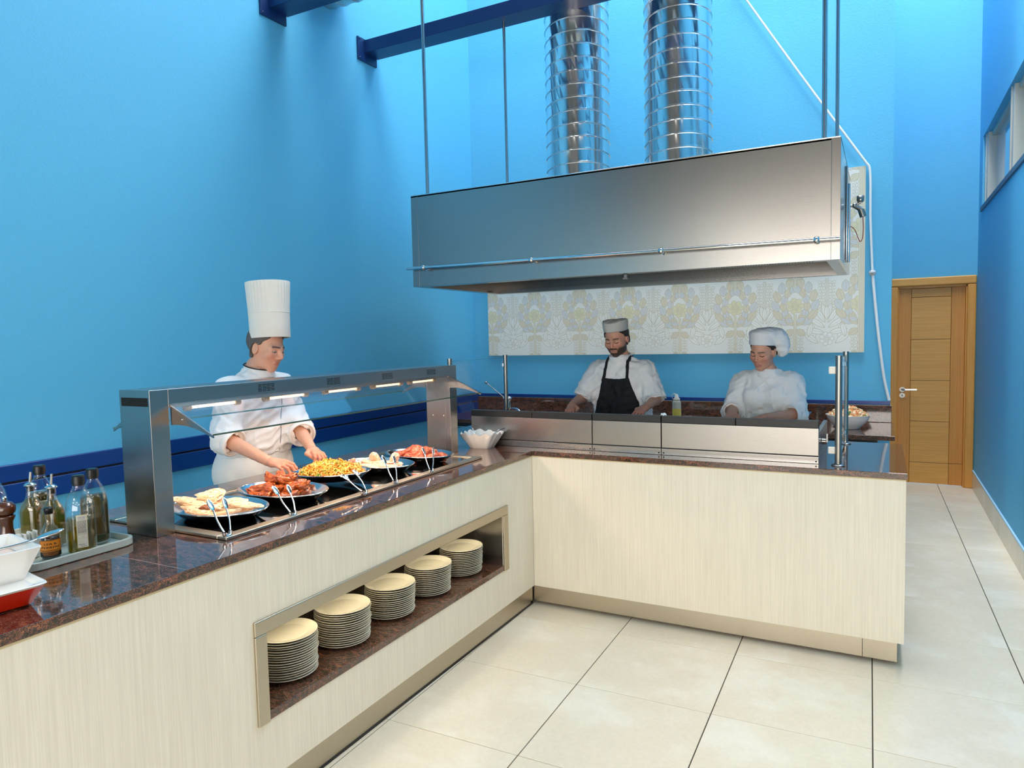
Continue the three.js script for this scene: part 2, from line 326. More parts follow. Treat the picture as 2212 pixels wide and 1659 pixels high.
{ // right wing
  const t = thing('serving_counter', 'cream counter wing standing free towards the corridor with the oak door', 'counter', [0, 0, 0]);
  mesh('front_panel', uvm(bx(0, L - .002, YB, YT - TG, -.02, 0)), M.laminate, t);
  mesh('end_panel', uvm(bx(L - .022, L - .002, YB, YT - TG, -.94, -.021)), M.laminate, t);
  mesh('edge_strip', bx(0, L - .002, YT - TG - .006, YT - TG - .0005, -.019, .001), M.laminateEdge, t);
  mesh('carcass', [bx(-.94, L - .03, .1, YT - TG, -.94, -.92), bx(-.94, -.92, .1, YT - TG, -.92, 0), bx(-.92, L - .03, .1, .12, -.92, -.02)], M.laminate, t);
  const pl = new THREE.Group(); pl.name = 'plinth'; t.add(pl);
  mesh('plinth_sheet', bx(-.012, 1.741, .016, YB + .03, -.022, -.012), M.satin, pl);
  mesh('plinth_sheet', bx(1.7435, L - .03, .016, YB + .03, -.022, -.012), M.satin, pl);
  mesh('plinth_sheet', bx(L - .04, L - .03, .016, YB + .03, -.92, -.022), M.satin, pl);
  mesh('floor_seal', [bx(-.012, L - .05, 0.001, .016, -.06, -.045), bx(L - .065, L - .05, .001, .016, -.92, -.06)], M.black, pl);
}
// granite worktops, one per slab, hairline joints between them
const slab = (pts, label) => { // outline in x,z
  const g = extr(pts.map(([x, z]) => [x, -z]), TG - .004, .002); g.rotateX(-Math.PI / 2); g.translate(0, YT - TG + .002, 0);
  return single('granite_worktop', uvm(g), M.granite, label, 'worktop');
};
slab([[-.978, 2.3125], [.002, 2.3125], [.002, 3.46], [-.978, 3.46]], 'polished red brown granite slab under the oil bottles');
slab([[-.978, .033], [.002, .033], [.002, 2.3085], [-.978, 2.3085]], 'polished red brown granite slab carrying the heated food display');
slab([[-.978, -.957], [L + .001, -.957], [L + .001, .002], [.004, .002], [.002, .0305], [-.978, .0305]], 'polished red brown granite slab under the steel grill units');
single('joint_filler', [bx(-.976, .0005, YT - .02, YT - .0008, 2.3085, 2.3125)], std({ color: rgb(190, 184, 174), roughness: .7 }), 'thin pale joint line across the granite between bottles and heated display', 'joint');
{ // back counter along the rear wall
  const t = thing('back_counter', 'low rear work counter with red granite top and upstand below the patterned panel', 'counter');
  const y = .88, zf = -1.54;
  mesh('worktop', bx(XL, 1.893, y - .032, y, ZB + .001, zf, .003), M.granite, t);
  mesh('upstand', bx(XL, 1.88, y + .0005, 1.0105, ZB + .001, ZB + .021, .003), M.granite, t);
  mesh('side_upstand', bx(XL, XL + .02, y + .0005, 1.0105, ZB + .022, zf, .003), M.granite, t);
  mesh('cabinet_body', bx(XL + .001, 1.79, .1, y - .085, ZB + .02, zf - .06), M.steel, t);
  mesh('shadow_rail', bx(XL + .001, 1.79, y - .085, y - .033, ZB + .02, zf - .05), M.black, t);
  mesh('trim_bar', bx(XL + .001, 1.79, y - .08, y - .066, zf - .06, zf - .03, .002), M.chrome, t);
  for (const x of [-1.5, -.4, .7, 1.7]) mesh('leg', rod([x, 0, zf - .3], [x, .1, zf - .3], .02), M.steel, t);
}
// ---------------------------------------------------------------- stacks of plates in the niche
{
  const prof = [[0, .003], [.058, .003], [.062, 0], [.066, 0], [.069, .0035], [.085, .0045], [.098, .0095], [.108, .0148], [.1132, .0168], [.1142, .0180], [.1132, .0192], [.104, .0168], [.080, .0105], [.076, .0085], [0, .0070]];
  const g = lathe(prof, 48), ord = ['top', 'second from the top', 'third from the top', 'fourth from the top', 'fifth from the top', 'sixth from the top', 'seventh from the top', 'eighth from the top', 'ninth from the top', 'ninth from the bottom', 'eighth from the bottom', 'seventh from the bottom', 'sixth from the bottom', 'fifth from the bottom', 'fourth from the bottom', 'third from the bottom', 'second from the bottom', 'bottom'];
  const stacks = [[1.80, 17, 'nearest stack'], [1.49, 16, 'second stack from the left'], [1.175, 15, 'middle stack of five'], [.875, 15, 'fourth stack from the left'], [.567, 15, 'rightmost stack']];
  const y0 = .3455, dy = .0092;
  for (const [z, n, where] of stacks) for (let k = 0; k < n; k++) {
    const top = n - 1 - k, m = mesh('dinner_plate', g, M.china, scene);
    m.position.set(-.155 + rr(-.0022, .0022) + .0006 * k, y0 + k * dy, z + rr(-.0025, .0025)); m.rotation.y = rr(0, 6);
    const word = top <= 8 ? ord[top] : ord[17 - k];
    tag(m, `cream dinner plate, ${word} in the ${where}`, 'plate', 'plates in the counter niche');
  }
}
// ================================================================ heated food display on the left wing
const HX0 = -.79, HX1 = -.142, HZ0 = .33, HZ1 = 2.052;
{ // hot plate let into the granite: black glass in a brushed steel frame
  const t = thing('hot_plate', 'long black glass hot plate in a flat steel frame', 'hot plate', [0, YT, 0]);
  const w = .045, f = (a, b, c, d) => bx(a, b, .0005, .0115, c, d, .003);
  mesh('frame_bar', f(HX1 - w, HX1, HZ0, HZ1), M.satin, t); mesh('frame_bar', f(HX0, HX0 + w, HZ0, HZ1), M.satin, t);
  mesh('frame_bar', f(HX0 + w, HX1 - w, HZ0, HZ0 + w), M.satin, t); mesh('frame_bar', f(HX0 + w, HX1 - w, HZ1 - w, HZ1), M.satin, t);
  mesh('glass_top', bx(HX0 + w, HX1 - w, .0005, .0075, HZ0 + w, HZ1 - w), M.hotGlass, t);
}
{ // gantry: two flat posts, a hollow beam with vents, heat lamps and two slanting glass guards
  const t = thing('heated_gantry', 'steel bridge with heat lamps and slanted glass guards over the platters', 'food warmer', [0, YT, 0]);
  const X0 = -.565, X1 = -.40, YB2 = 1.362 - YT, YT2 = 1.428 - YT, ZA = .17, ZA2 = .245, ZC = 2.053, ZC2 = 2.124;
  const post = (z0, z1, mitre) => mesh('post', bx(X0, X1, .0005, YT2, z0, z1, .0015), M.steelV, t);
  post(ZC, ZC2); post(ZA, ZA2);
  // inner service cover on the far post, with two screws
  const cv = mesh('post_cover', bx(X0 + .03, X1 - .03, .01, YB2 - .03, ZA2, ZA2 + .0025, .001), M.steelV, t);
  for (const x of [X0 + .045, X1 - .045]) mesh('cover_screw', ball(x, .22, ZA2 + .003, .004), M.chrome, cv);
  // vertical slots at the top of the near post
  const sl = []; for (let k = 0; k < 34; k++) { const x = X0 + .011 + k * .0043; sl.push(bx(x, x + .0024, YT2 - .056, YT2 - .026, ZC2 - .001, ZC2 + .0006)); }
  mesh('post_vent', sl, M.slot, t);
  // beam as a hollow trough: top, two sides, and two mitred end pieces belong to the posts
  mesh('beam_top', bx(X0, X1, YT2 - .006, YT2 + .0005, ZA2, ZC, .001), M.steel, t);
  mesh('beam_side', bx(X1 - .006, X1 + .0005, YB2, YT2 - .0005, ZA2, ZC, .001), M.steel, t);
  mesh('beam_side', bx(X0 - .0005, X0 + .006, YB2, YT2 - .0005, ZA2, ZC, .001), M.steel, t);
  mesh('lamp_reflector', bx(X0 + .008, X1 - .008, YB2 + .03, YB2 + .033, ZA2 + .003, ZC - .003), std({ color: new THREE.Color(.8, .78, .75), metalness: 1, roughness: .5 }), t);
  for (const zc of [1.62, 1.225, .83, .44]) { // four vents, each of four columns of slits
    const v = []; for (let c = 0; c < 4; c++) for (let r = 0; r < 5; r++) { const z = zc + .03 - c * .022; v.push(bx(X1 - .001, X1 + .0012, YT2 - .04 + r * .0062, YT2 - .0372 + r * .0062, z - .018, z)); }
    mesh('beam_vent', v, M.slot, t);
  }
  // five halogen heat tubes in clips
  const lampMat = std({ color: rgb(255, 225, 190), emissive: new THREE.Color(1, .62, .36), emissiveIntensity: 2.2 });
  for (const zc of [1.84, 1.47, 1.12, .78, .47]) {
    const lx = X1 - .035, ly = YB2 - .010, lp = new THREE.Group(); lp.name = 'heat_lamp'; t.add(lp);
    mesh('quartz_tube', rod([lx, ly, zc - .105], [lx, ly, zc + .105], .005, 10), lampMat, lp);
    for (const e of [-1, 1]) { mesh('lamp_socket', rod([lx, ly, zc + e * .125], [lx, ly, zc + e * .1], .011, 12), M.socket, lp); mesh('lamp_clip', bx(lx - .006, lx + .006, ly, YB2 + .031, zc + e * .1175 - .0025, zc + e * .1175 + .0025), M.chrome, lp); }
    areaLight(HEAT, HEAT_LEVEL, .05, .2, [lx, YT + ly - .012, zc], [lx - .02, YT - 1, zc]);
  }
  // brackets with curved undersides carrying the glass on both sides
  const bracket = (dir, z) => {
    const s = new THREE.Shape(), y1 = YB2 + .008, tip = dir > 0 ? .21 : .165, ty = YB2 - .098;
    s.moveTo(0, y1); s.lineTo(tip, ty + .009); s.lineTo(tip + .002, ty); s.quadraticCurveTo(tip * .45, YB2 - .05, 0, YB2 - .062); s.closePath();
    const g = new THREE.ExtrudeGeometry(s, { depth: .006, bevelEnabled: false, curveSegments: 12 });
    if (dir < 0) { g.rotateY(Math.PI); g.translate(X0, 0, z + .006); } else g.translate(X1, 0, z);
    const b = mesh('bracket', g, M.steel, t);
    mesh('bracket_rivet', ball((dir > 0 ? X1 + .06 : X0 - .06), YB2 - .04, z + (z > 1 ? .006 : .006), .004), M.chrome, b);
  };
  for (const z of [ZC - .012, ZA2 + .004]) { bracket(1, z); bracket(-1, z); }
  const guard = (dir) => {
    const len = dir > 0 ? .232 : .188, a = Math.atan2(.098, dir > 0 ? .21 : .165);
    const pane = new THREE.BoxGeometry(len, .006, ZC - ZA2 - .01), edge = new THREE.BoxGeometry(.0015, .0062, ZC - ZA2 - .01);
    const put = (g, off) => { g.translate(off, .006, 0); g.rotateZ(-a); if (dir < 0) g.scale(-1, 1, 1); g.translate(dir > 0 ? X1 : X0, YB2 + .006, (ZC + ZA2) / 2); return g; };
    if (dir < 0) { const fl = (g) => { const i = g.index.array; for (let k = 0; k < i.length; k += 3) { const q = i[k]; i[k] = i[k + 1]; i[k + 1] = q; } }; fl(pane); fl(edge); }
    const gl = mesh('glass_guard', put(pane, len / 2), M.guardGlass, t);
    mesh('polished_edge', put(edge, len + .0008), M.glassEdge, gl);
  };
  guard(1); guard(-1);
}
// ---------------------------------------------------------------- oval steel platters
const platSteel = std({ color: new THREE.Color(.62, .63, .64), metalness: 1, roughness: .16 }), platRim = M.chrome;
const platterGeo = (() => {
  const g = lathe([[0, .004], [.70, .004], [.80, .012], [.93, .030], [.985, .036], [1.0, .0385], [.995, .041], [.975, .0400], [.93, .034], [.84, .020], [.74, .010], [0, .009]].map(([r, y]) => [r, y]), 72);
  return g;
})();
const rimBead = new THREE.TorusGeometry(1, .012, 8, 72).rotateX(Math.PI / 2);
const PL = [[-.425, 1.845, .212, .150, 'oval steel platter of pale chicken fillets nearest the bottles'], [-.425, 1.52, .215, .148, 'oval steel platter of roasted chicken wings, second from the near post'], [-.462, 1.185, .205, .145, 'oval steel platter of noodles and vegetables held by the chef in the tall hat'], [-.44, .865, .200, .140, 'oval steel platter of pale poultry cuts, fourth from the near post'], [-.415, .545, .205, .142, 'oval steel platter of red glazed meat nearest the far post']];
const PY = [0.0085, .0085, .021, .0085, .0085];
PL.forEach(([x, z, a, b, label], k) => {
  const t = thing('serving_platter', label, 'platter', [x, YT + PY[k], z], 0, 'oval platters on the hot plate');
  const g = platterGeo.clone(); g.scale(a, 1, b); g.computeVertexNormals(); mesh('dish', g, platSteel, t);
  const r = rimBead.clone(); r.scale(a * .995, .22, b * .995); r.translate(0, .0395, 0); mesh('rim_bead', r, platRim, t);
  if (k === 2) t.rotation.z = .05;
});
// a knobbly piece of food: a stretched sphere pushed about by noise
const imp = new ImprovedNoise();
function lump(sx, sy, sz, rough, s, detail = 4, bend = 0) {
  const g0 = new THREE.IcosahedronGeometry(1, detail), p = g0.attributes.position, v = V(0, 0, 0), o = s * 17.31;
  for (let i = 0; i < p.count; i++) {
    v.fromBufferAttribute(p, i);
    const n = imp.noise(v.x * 1.3 + o, v.y * 1.3, v.z * 1.3) * .75 + imp.noise(v.x * 3.1, v.y * 3.1 + o, v.z * 3.1) * .4 + imp.noise(v.x * 7, v.y * 7, v.z * 7 + o) * .16;
    v.multiplyScalar(1 + rough * n);
    v.y += bend * (v.x * v.x - .35); v.z += bend * .5 * v.x * v.x;
    p.setXYZ(i, v.x * sx, v.y * sy, v.z * sz);
  }
  g0.computeVertexNormals(); const g = toCreasedNormals(g0, 1.2); return g;
}
const foodTex = (a, b, c, d) => tex(256, 256, (u, v) => { const k = crustN[0](u, v) * .45 + crustN[1](u, v) * .35 + crustN[2](u, v) * .2, t = sstep(.3, .72, k), e = sstep(.62, .8, crustN[1](v, u) * .6 + crustN[0](v, u) * .4) * d; return [0, 1, 2].map(i => mix(mix(a[i], b[i], t), c[i], e)); });
const F = {
  pale: std({ map: foodTex([226, 178, 132], [246, 222, 190], [176, 98, 52], .7), roughness: .5 }),
  pale2: std({ map: foodTex([222, 168, 138], [244, 214, 190], [190, 110, 70], .55), roughness: .48 }),
  wing: std({ map: foodTex([122, 50, 16], [200, 106, 46], [72, 28, 12], .8), roughness: .32 }),
  red: std({ map: foodTex([150, 62, 38], [212, 120, 86], [100, 40, 24], .6), roughness: .34 }),
  brown: std({ map: foodTex([120, 64, 34], [190, 118, 74], [80, 40, 22], .6), roughness: .45 }),
};
function foodItem(name, geo, mat, x, y, z, rx, ry, rz, label, group) {
  const m = single(name, geo, mat, label, 'food', group); m.position.set(x, y, z); m.rotation.set(rx, ry, rz); return m;
}
{ // platter 1: flat pale fillets fanned round the dish
  const gs = [0, 1, 2, 3].map(k => lump(.07, .013, .042, .32, k + 1, 4, .35)), by = YT + .0085 + .012, [cx, cz] = PL[0];
  const spots = [[-.115, .014, .02, .4], [-.06, .012, .075, -.3], [.02, .012, .085, .2], [.10, .013, .055, .5], [.14, .03, -.01, .9], [.115, .022, .015, .7], [-.01, .012, .01, 1.3], [-.085, .032, -.04, -.5], [.03, .028, -.04, .3], [-.13, .03, .045, .2]];
  const FW_ = ['at the far left', 'at the front left', 'at the front middle', 'at the front right', 'lying highest at the right rim', 'overlapping the right rim fillet', 'in the middle', 'at the back left', 'at the back middle', 'lying on the left rim'];
  spots.forEach(([x, y, z, a], k) => foodItem('chicken_fillet', gs[k % 4], F.pale, cx + x * .84, by + y + .010, cz + z * .84, rr(-.15, .15), a, rr(-.2, .2), `pale browned chicken fillet ${FW_[k]} of the nearest platter`, 'pale fillets on the nearest platter'));
  const folded = lump(.055, .011, .042, .6, 9, 4, 1.6);
  foodItem('chicken_fillet', folded, F.pale, cx - .06, by + .062, cz - .03, .35, .2, -.15, 'folded fillet standing highest on the nearest platter', 'pale fillets on the nearest platter');
  foodItem('grilled_meat_piece', lump(.034, .016, .024, .35, 12), F.brown, cx + .005, by + .03, cz + .06, 0, .3, .2, 'brown grilled piece in front among the pale fillets', null);
}
{ // platter 2: roasted wings heaped towards the back, a few lying in front
  const gs = [0, 1, 2, 3, 4].map(k => lump(.046, .020, .022, .42, 20 + k, 4, .5)), by = YT + .0085 + .014, [cx, cz] = PL[1];
  for (let k = 0; k < 38; k++) {
    const lay = k < 20 ? 0 : k < 32 ? 1 : 2, R = [.152, .115, .065][lay], a = k * 2.399 + lay, q = R * Math.sqrt(((k * 7) % 17 + .6) / 17.6);
    const x = Math.cos(a) * q * 1.0 - .02 * lay, z = Math.sin(a) * q * .66 - .012 * lay;
    foodItem('chicken_wing', gs[k % 5], F.wing, cx + x - .012, by + .008 + lay * .024 + rr(0, .006), cz + z - .008, rr(-.35, .35), rr(0, 6.28), rr(-.4, .4), 'dark roasted chicken wing heaped on the second platter', 'roasted wings on the second platter');
  }
}
{ // platter 3: noodles with vegetables, too many scraps to count
  const [cx, cz] = PL[2], base = YT + .021 + .018, inst = [], cols = [[238, 176, 66], [244, 196, 96], [236, 150, 44], [226, 120, 30], [120, 140, 40], [242, 214, 140], [150, 160, 60]];
  const dome = (x, z) => { const e = (x * x) / (.172 * .172) + (z * z) / (.118 * .118); return e >= 1 ? 0 : .058 * Math.pow(1 - e, .62) * (1 + .25 * imp.noise(x * 22, 3, z * 22)); };
  const parts = [];
  const strip = () => { const L0 = rr(.016, .036), b = rr(-.014, .014), c = rr(-.01, .01); return tubeG([[-L0 / 2, 0, 0], [-L0 / 6, b, c], [L0 / 6, b * .6, -c], [L0 / 2, -b * .3, 0]], rr(.0018, .0032), 7, 5); };
  const chip = () => { const g = new THREE.IcosahedronGeometry(1, 1); g.scale(rr(.006, .011), rr(.003, .005), rr(.005, .009)); return g.toNonIndexed(); };
  const byCol = cols.map(() => []);
  for (let k = 0; k < 1250; k++) {
    const a = rr(0, 6.283), q = Math.sqrt(rnd()) * .99, x = Math.cos(a) * .168 * q, z = Math.sin(a) * .113 * q, y = dome(x, z);
    const c = Math.floor(rnd() * 100), ci = c < 30 ? 0 : c < 52 ? 1 : c < 66 ? 2 : c < 76 ? 3 : c < 85 ? 4 : c < 94 ? 5 : 6;
    const g = (ci === 3 || ci === 4) ? chip() : strip();
    g.applyMatrix4(new THREE.Matrix4().makeRotationFromEuler(new THREE.Euler(rr(-.7, .7), rr(0, 6.28), rr(-.7, .7))));
    g.translate(x, y + rr(-.002, .007), z); byCol[ci].push(g);
  }
  const t = thing('noodle_salad', 'heap of yellow noodles with carrot and green vegetables on the held platter', 'food', [cx, base, cz]); t.userData.kind = 'stuff'; t.rotation.z = .05;
  const core = new THREE.SphereGeometry(1, 40, 16, 0, 6.283, 0, 1.57), p = core.attributes.position;
  for (let i = 0; i < p.count; i++) { const x = p.getX(i) * .160, z = p.getZ(i) * .106; p.setXYZ(i, x, Math.max(-.004, dome(x, z) - .004), z); }
  core.computeVertexNormals(); mesh('noodle_core', core, std({ color: rgb(214, 150, 60), roughness: .6 }), t);
  byCol.forEach((l, i) => { if (l.length) mesh(i === 4 || i === 6 ? 'green_scraps' : i === 3 ? 'carrot_scraps' : 'noodles', l, std({ color: rgb(...cols[i]), roughness: .45 }), t); });
}
{ // platter 4: pale sliced poultry with two upright joints
  const gs = [0, 1, 2, 3].map(k => lump(.058, .012, .027, .36, 40 + k, 4, .4)), by = YT + .0085 + .012, [cx, cz] = PL[3];
  for (let k = 0; k < 13; k++) { const a = k * 2.399, q = Math.sqrt((k + .5) / 13); foodItem('poultry_slice', gs[k % 4], F.pale2, cx + Math.cos(a) * .112 * q, by + .014 + (1 - q) * .016, cz + Math.sin(a) * .082 * q, rr(-.2, .2), rr(-.6, .6), rr(-.15, .15), 'pale poultry slice lying on the fourth platter', 'poultry slices on the fourth platter'); }
  const j = lump(.022, .036, .02, .4, 48);
  foodItem('poultry_joint', j, F.pale2, cx - .035, by + .046, cz - .02, .2, .4, .5, 'upright pale joint at the left of the fourth platter', 'poultry joints on the fourth platter');
  foodItem('poultry_joint', j, F.pale2, cx + .065, by + .044, cz - .045, -.2, 1.4, -.4, 'upright pale joint at the back right of the fourth platter', 'poultry joints on the fourth platter');
  foodItem('poultry_slice', lump(.05, .011, .016, .3, 49, 4, .3), F.pale2, cx - .155, by + .03, cz + .02, 0, -.5, .3, 'pale tip poking over the left rim of the fourth platter', 'poultry slices on the fourth platter');
}
{ // platter 5: red glazed pieces
  const gs = [0, 1, 2, 3, 4].map(k => lump(.040, .023, .030, .4, 60 + k)), by = YT + .0085 + .016, [cx, cz] = PL[4];
  for (let k = 0; k < 22; k++) {
    const lay = k < 14 ? 0 : 1, a = k * 2.399, q = Math.sqrt((k % 14 + .5) / 14) * (lay ? .62 : 1);
    foodItem('glazed_meat_piece', gs[k % 5], F.red, cx + Math.cos(a) * .138 * q, by + .010 + lay * .026, cz + Math.sin(a) * .088 * q, rr(-.4, .4), rr(0, 6.28), rr(-.4, .4), 'red glazed meat piece piled on the platter by the far post', 'glazed meat on the farthest platter');
  }
}
// ---------------------------------------------------------------- serving tongs, each resting on the frame with its tips on the food
function tongs(base, tipA, tipB, fan, label) {
  const t = thing('serving_tongs', label, 'tongs', base, 0, 'serving tongs along the hot plate');
  const B = V(0, .004, 0);
  const hinge = mesh('spring_end', tubeG([[0, .016, .014], [0, .004, .012], [0, .001, 0], [0, .004, -.012], [0, .016, -.014]], .0055, 24, 8), M.chrome, t);
  hinge.scale.set(1.5, 1, 1);
  for (const [tip, s] of [[tipA, 1], [tipB, -1]]) {
    const T = V(tip[0] - base[0], tip[1] - base[1], tip[2] - base[2]), A = V(0, .016, s * .013), arm = A.clone().lerp(T, .66);
    const g = tubeG([A, A.clone().lerp(arm, .5).add(V(0, 0, s * .004)), arm], .0032, 16, 8); mesh('arm', g, M.chrome, t);
    const len = arm.distanceTo(T) * 1.05, bowl = new THREE.SphereGeometry(1, 18, 12); bowl.scale(.0035, len / 2, fan ? .022 : .0125);
    if (fan) { const p = bowl.attributes.position; for (let i = 0; i < p.count; i++) { const y = p.getY(i) / len + .5; p.setZ(i, p.getZ(i) * (.35 + .9 * y)); p.setX(i, p.getX(i) + .0022 * Math.sin(p.getZ(i) * 900)); } bowl.computeVertexNormals(); }
    bowl.applyQuaternion(new THREE.Quaternion().setFromUnitVectors(V(0, 1, 0), T.clone().sub(arm).normalize()));
    const m = arm.clone().lerp(T, .5); bowl.translate(m.x, m.y, m.z); mesh('spoon_tip', bowl, M.chrome, t);
  }
  return t;
}
const ty = YT + .0115;
tongs([-.155, ty, 2.035], [-.25, 1.044, 2.03], [-.25, 1.036, 1.962], false, 'steel tongs standing at the nearest platter of pale fillets');
tongs([-.155, ty, 1.735], [-.25, 1.034, 1.738], [-.25, 1.024, 1.66], false, 'steel tongs standing at the platter of dark wings');
tongs([-.135, ty, 1.345], [-.262, 1.003, 1.335], [-.262, 1.006, 1.25], true, 'fan-tipped steel tongs lying against the noodle platter');
tongs([-.150, ty, 1.11], [-.25, 1.045, 1.068], [-.25, 1.032, .98], false, 'steel tongs standing at the platter of pale poultry');
tongs([-.150, ty, .82], [-.25, 1.034, .742], [-.25, 1.02, .645], false, 'steel tongs standing at the red glazed meat by the far post');
// ================================================================ grill units on the right wing
const ZR = -.12;
function grill(x0, x1, splits, label) {
  const t = thing('grill_unit', label, 'grill', [0, YT, 0]);
  mesh('base_sheet', bx(x0, x1, .0005, .036, ZR - .62, ZR + .002, .0015), M.steel, t);
  mesh('body', [bx(x0 + .001, x1 - .001, .040, .178, ZR - .02, ZR, .0015), bx(x0 + .001, x0 + .02, .036, .15, ZR - .62, ZR - .02), bx(x1 - .02, x1 - .001, .036, .15, ZR - .62, ZR - .02), bx(x0 + .02, x1 - .02, .036, .10, ZR - .62, ZR - .02)], M.steel, t);
  mesh('groove', bx(x0 + .002, x1 - .002, .036, .040, ZR - .02, ZR - .004), M.slot, t);
  mesh('hot_surface', bx(x0 + .02, x1 - .02, .10, .112, ZR - .62, ZR - .02), M.darkSteel, t);
  const xs = [x0, ...splits, x1];
  for (let k = 0; k < xs.length - 1; k++) mesh('splash_guard', [bx(xs[k] + .0012, xs[k + 1] - .0012, .1785, .215, ZR - .05, ZR + .001, .003), bx(xs[k] + .0012, xs[k + 1] - .0012, .15, .178, ZR - .05, ZR - .021)], std({ color: rgb(46, 46, 47), roughness: .45, metalness: .3 }), t);
  for (const x of [x0 + .012, x1 - .012]) mesh('screw', ball(x, .012, ZR + .0025, .0042, 8, 6), M.slot, t);
}
grill(-.482, .3305, [-.055], 'steel grill unit with a two-part dark guard nearest the wavy white bowl');
grill(.3335, .737, [], 'narrow steel grill unit with one dark guard in front of the bearded cook');
grill(.74, 1.537, [1.135], 'long steel grill unit in front of the woman with the puffy hat');
{ // knob block on the end of the last grill
  const t = thing('gas_tap', 'small steel tap on the right end of the grill row', 'tap', [1.5385, YT + .09, -.3]);
  mesh('tap_body', rod([0, 0, 0], [.02, 0, 0], .016), M.gun, t); mesh('tap_lever', bx(.02, .03, -.006, .04, -.006, .006, .002), M.gun, t);
}
// ---------------------------------------------------------------- glass screens on round posts
function screen(x, clipDir, label) {
  const t = thing('glass_screen', label, 'glass screen', [x, YT, 0]), zf = -.106, zr = -.852;
  for (const z of [zf, zr]) {
    const p = mesh('post', [rod([0, .004, z], [0, .536, z], .0155, 24), rod([0, .536, z], [0, .541, z], .0168, 24)], M.gun, t);
    mesh('foot', [lathe([[0, 0.0005], [.031, .0005], [.031, .004], [.017, .010], [.0156, .010]], 28).translate(0, 0, z)], M.gun, p);
    for (const y of [.075, .47]) {
      const d = z === zf ? -1 : 1;
      mesh('clip', [bx(-.006, .006, y - .016, y + .016, z + d * .012, z + d * .042, .005)], M.chrome, t);
    }
  }
  if (clipDir) for (const y of [.075, .47]) mesh('side_clip', [bx(clipDir * .014, clipDir * .046, y - .018, y + .018, zf - .006, zf + .006, .0055), ], M.plastic, t);
  mesh('pane', bx(-.004, .004, .03, .522, zr + .035, zf - .035), M.glass, t);
  mesh('pane_edge', bx(-.0042, .0042, .522, .5228, zr + .035, zf - .035), M.glassEdge, t);
}
screen(-.622, 0, 'glass side screen on two round posts beyond the food display');
screen(1.626, -1, 'glass side screen on two round posts at the free counter end');
// ---------------------------------------------------------------- wavy white bowl with spoons
{
  const t = thing('wavy_bowl', 'white square bowl with a wavy rim beside the far gantry post', 'bowl', [-.345, YT + .0005, -.02], .05);
  const n = 72, rows = [[.048, 0], [.060, .0], [.085, .045], [.108, .088], [.104, .090], [.082, .047], [.056, .008], [0, .008]], pos = [], idx = [];
  rows.forEach(([r, y], j) => { for (let i = 0; i < n; i++) { const a = i / n * 6.2832, sq = Math.pow(Math.pow(Math.abs(Math.cos(a)), 4.5) + Math.pow(Math.abs(Math.sin(a)), 4.5), -1 / 4.5), f = y > .05 ? 1 : .5, w = 1 + .03 * Math.cos(a * 16) * f * (r > .05 ? 1 : 0); pos.push(Math.cos(a) * r * sq * w * 1.12, y + (y > .08 ? .007 * Math.cos(a * 12) + .006 * (sq - 1) * 3 : 0), Math.sin(a) * r * sq * w * .95); } });
  pos.push(0, 0, 0); const c = pos.length / 3 - 1;
  for (let j = 0; j < rows.length - 1; j++) for (let i = 0; i < n; i++) { const a = j * n + i, b = j * n + (i + 1) % n; idx.push(a, a + n, b, b, a + n, b + n); }
  for (let i = 0; i < n; i++) idx.push(c, i, (i + 1) % n);
  const g = new THREE.BufferGeometry(); g.setAttribute('position', new THREE.Float32BufferAttribute(pos, 3)); g.setIndex(idx); g.computeVertexNormals();
  const mm = M.whiteChina.clone(); mm.side = THREE.DoubleSide; mesh('bowl_shell', g, mm, t);
  const spoon = (pts, label) => { const s = thing('serving_spoon', label, 'spoon', [-.345, YT + .01, -.02], 0, 'spoons at the wavy bowl'); mesh('handle', tubeG(pts, .003, 20, 8), M.chrome, s); const b = new THREE.SphereGeometry(1, 14, 8); b.scale(.024, .005, .016); b.translate(...pts[0]); mesh('spoon_bowl', b, M.chrome, s); };
  spoon([[.02, .02, 0], [.07, .055, .02], [.115, .09, .035], [.175, .118, .05], [.185, .121, .052]], 'steel spoon leaning out of the wavy bowl towards the grills');
  spoon([[-.02, .02, -.01], [-.06, .06, -.03], [-.10, .096, -.05], [-.125, .104, -.06], [-.135, .103, -.065]], 'steel spoon leaning out of the wavy bowl behind the gantry post');
}
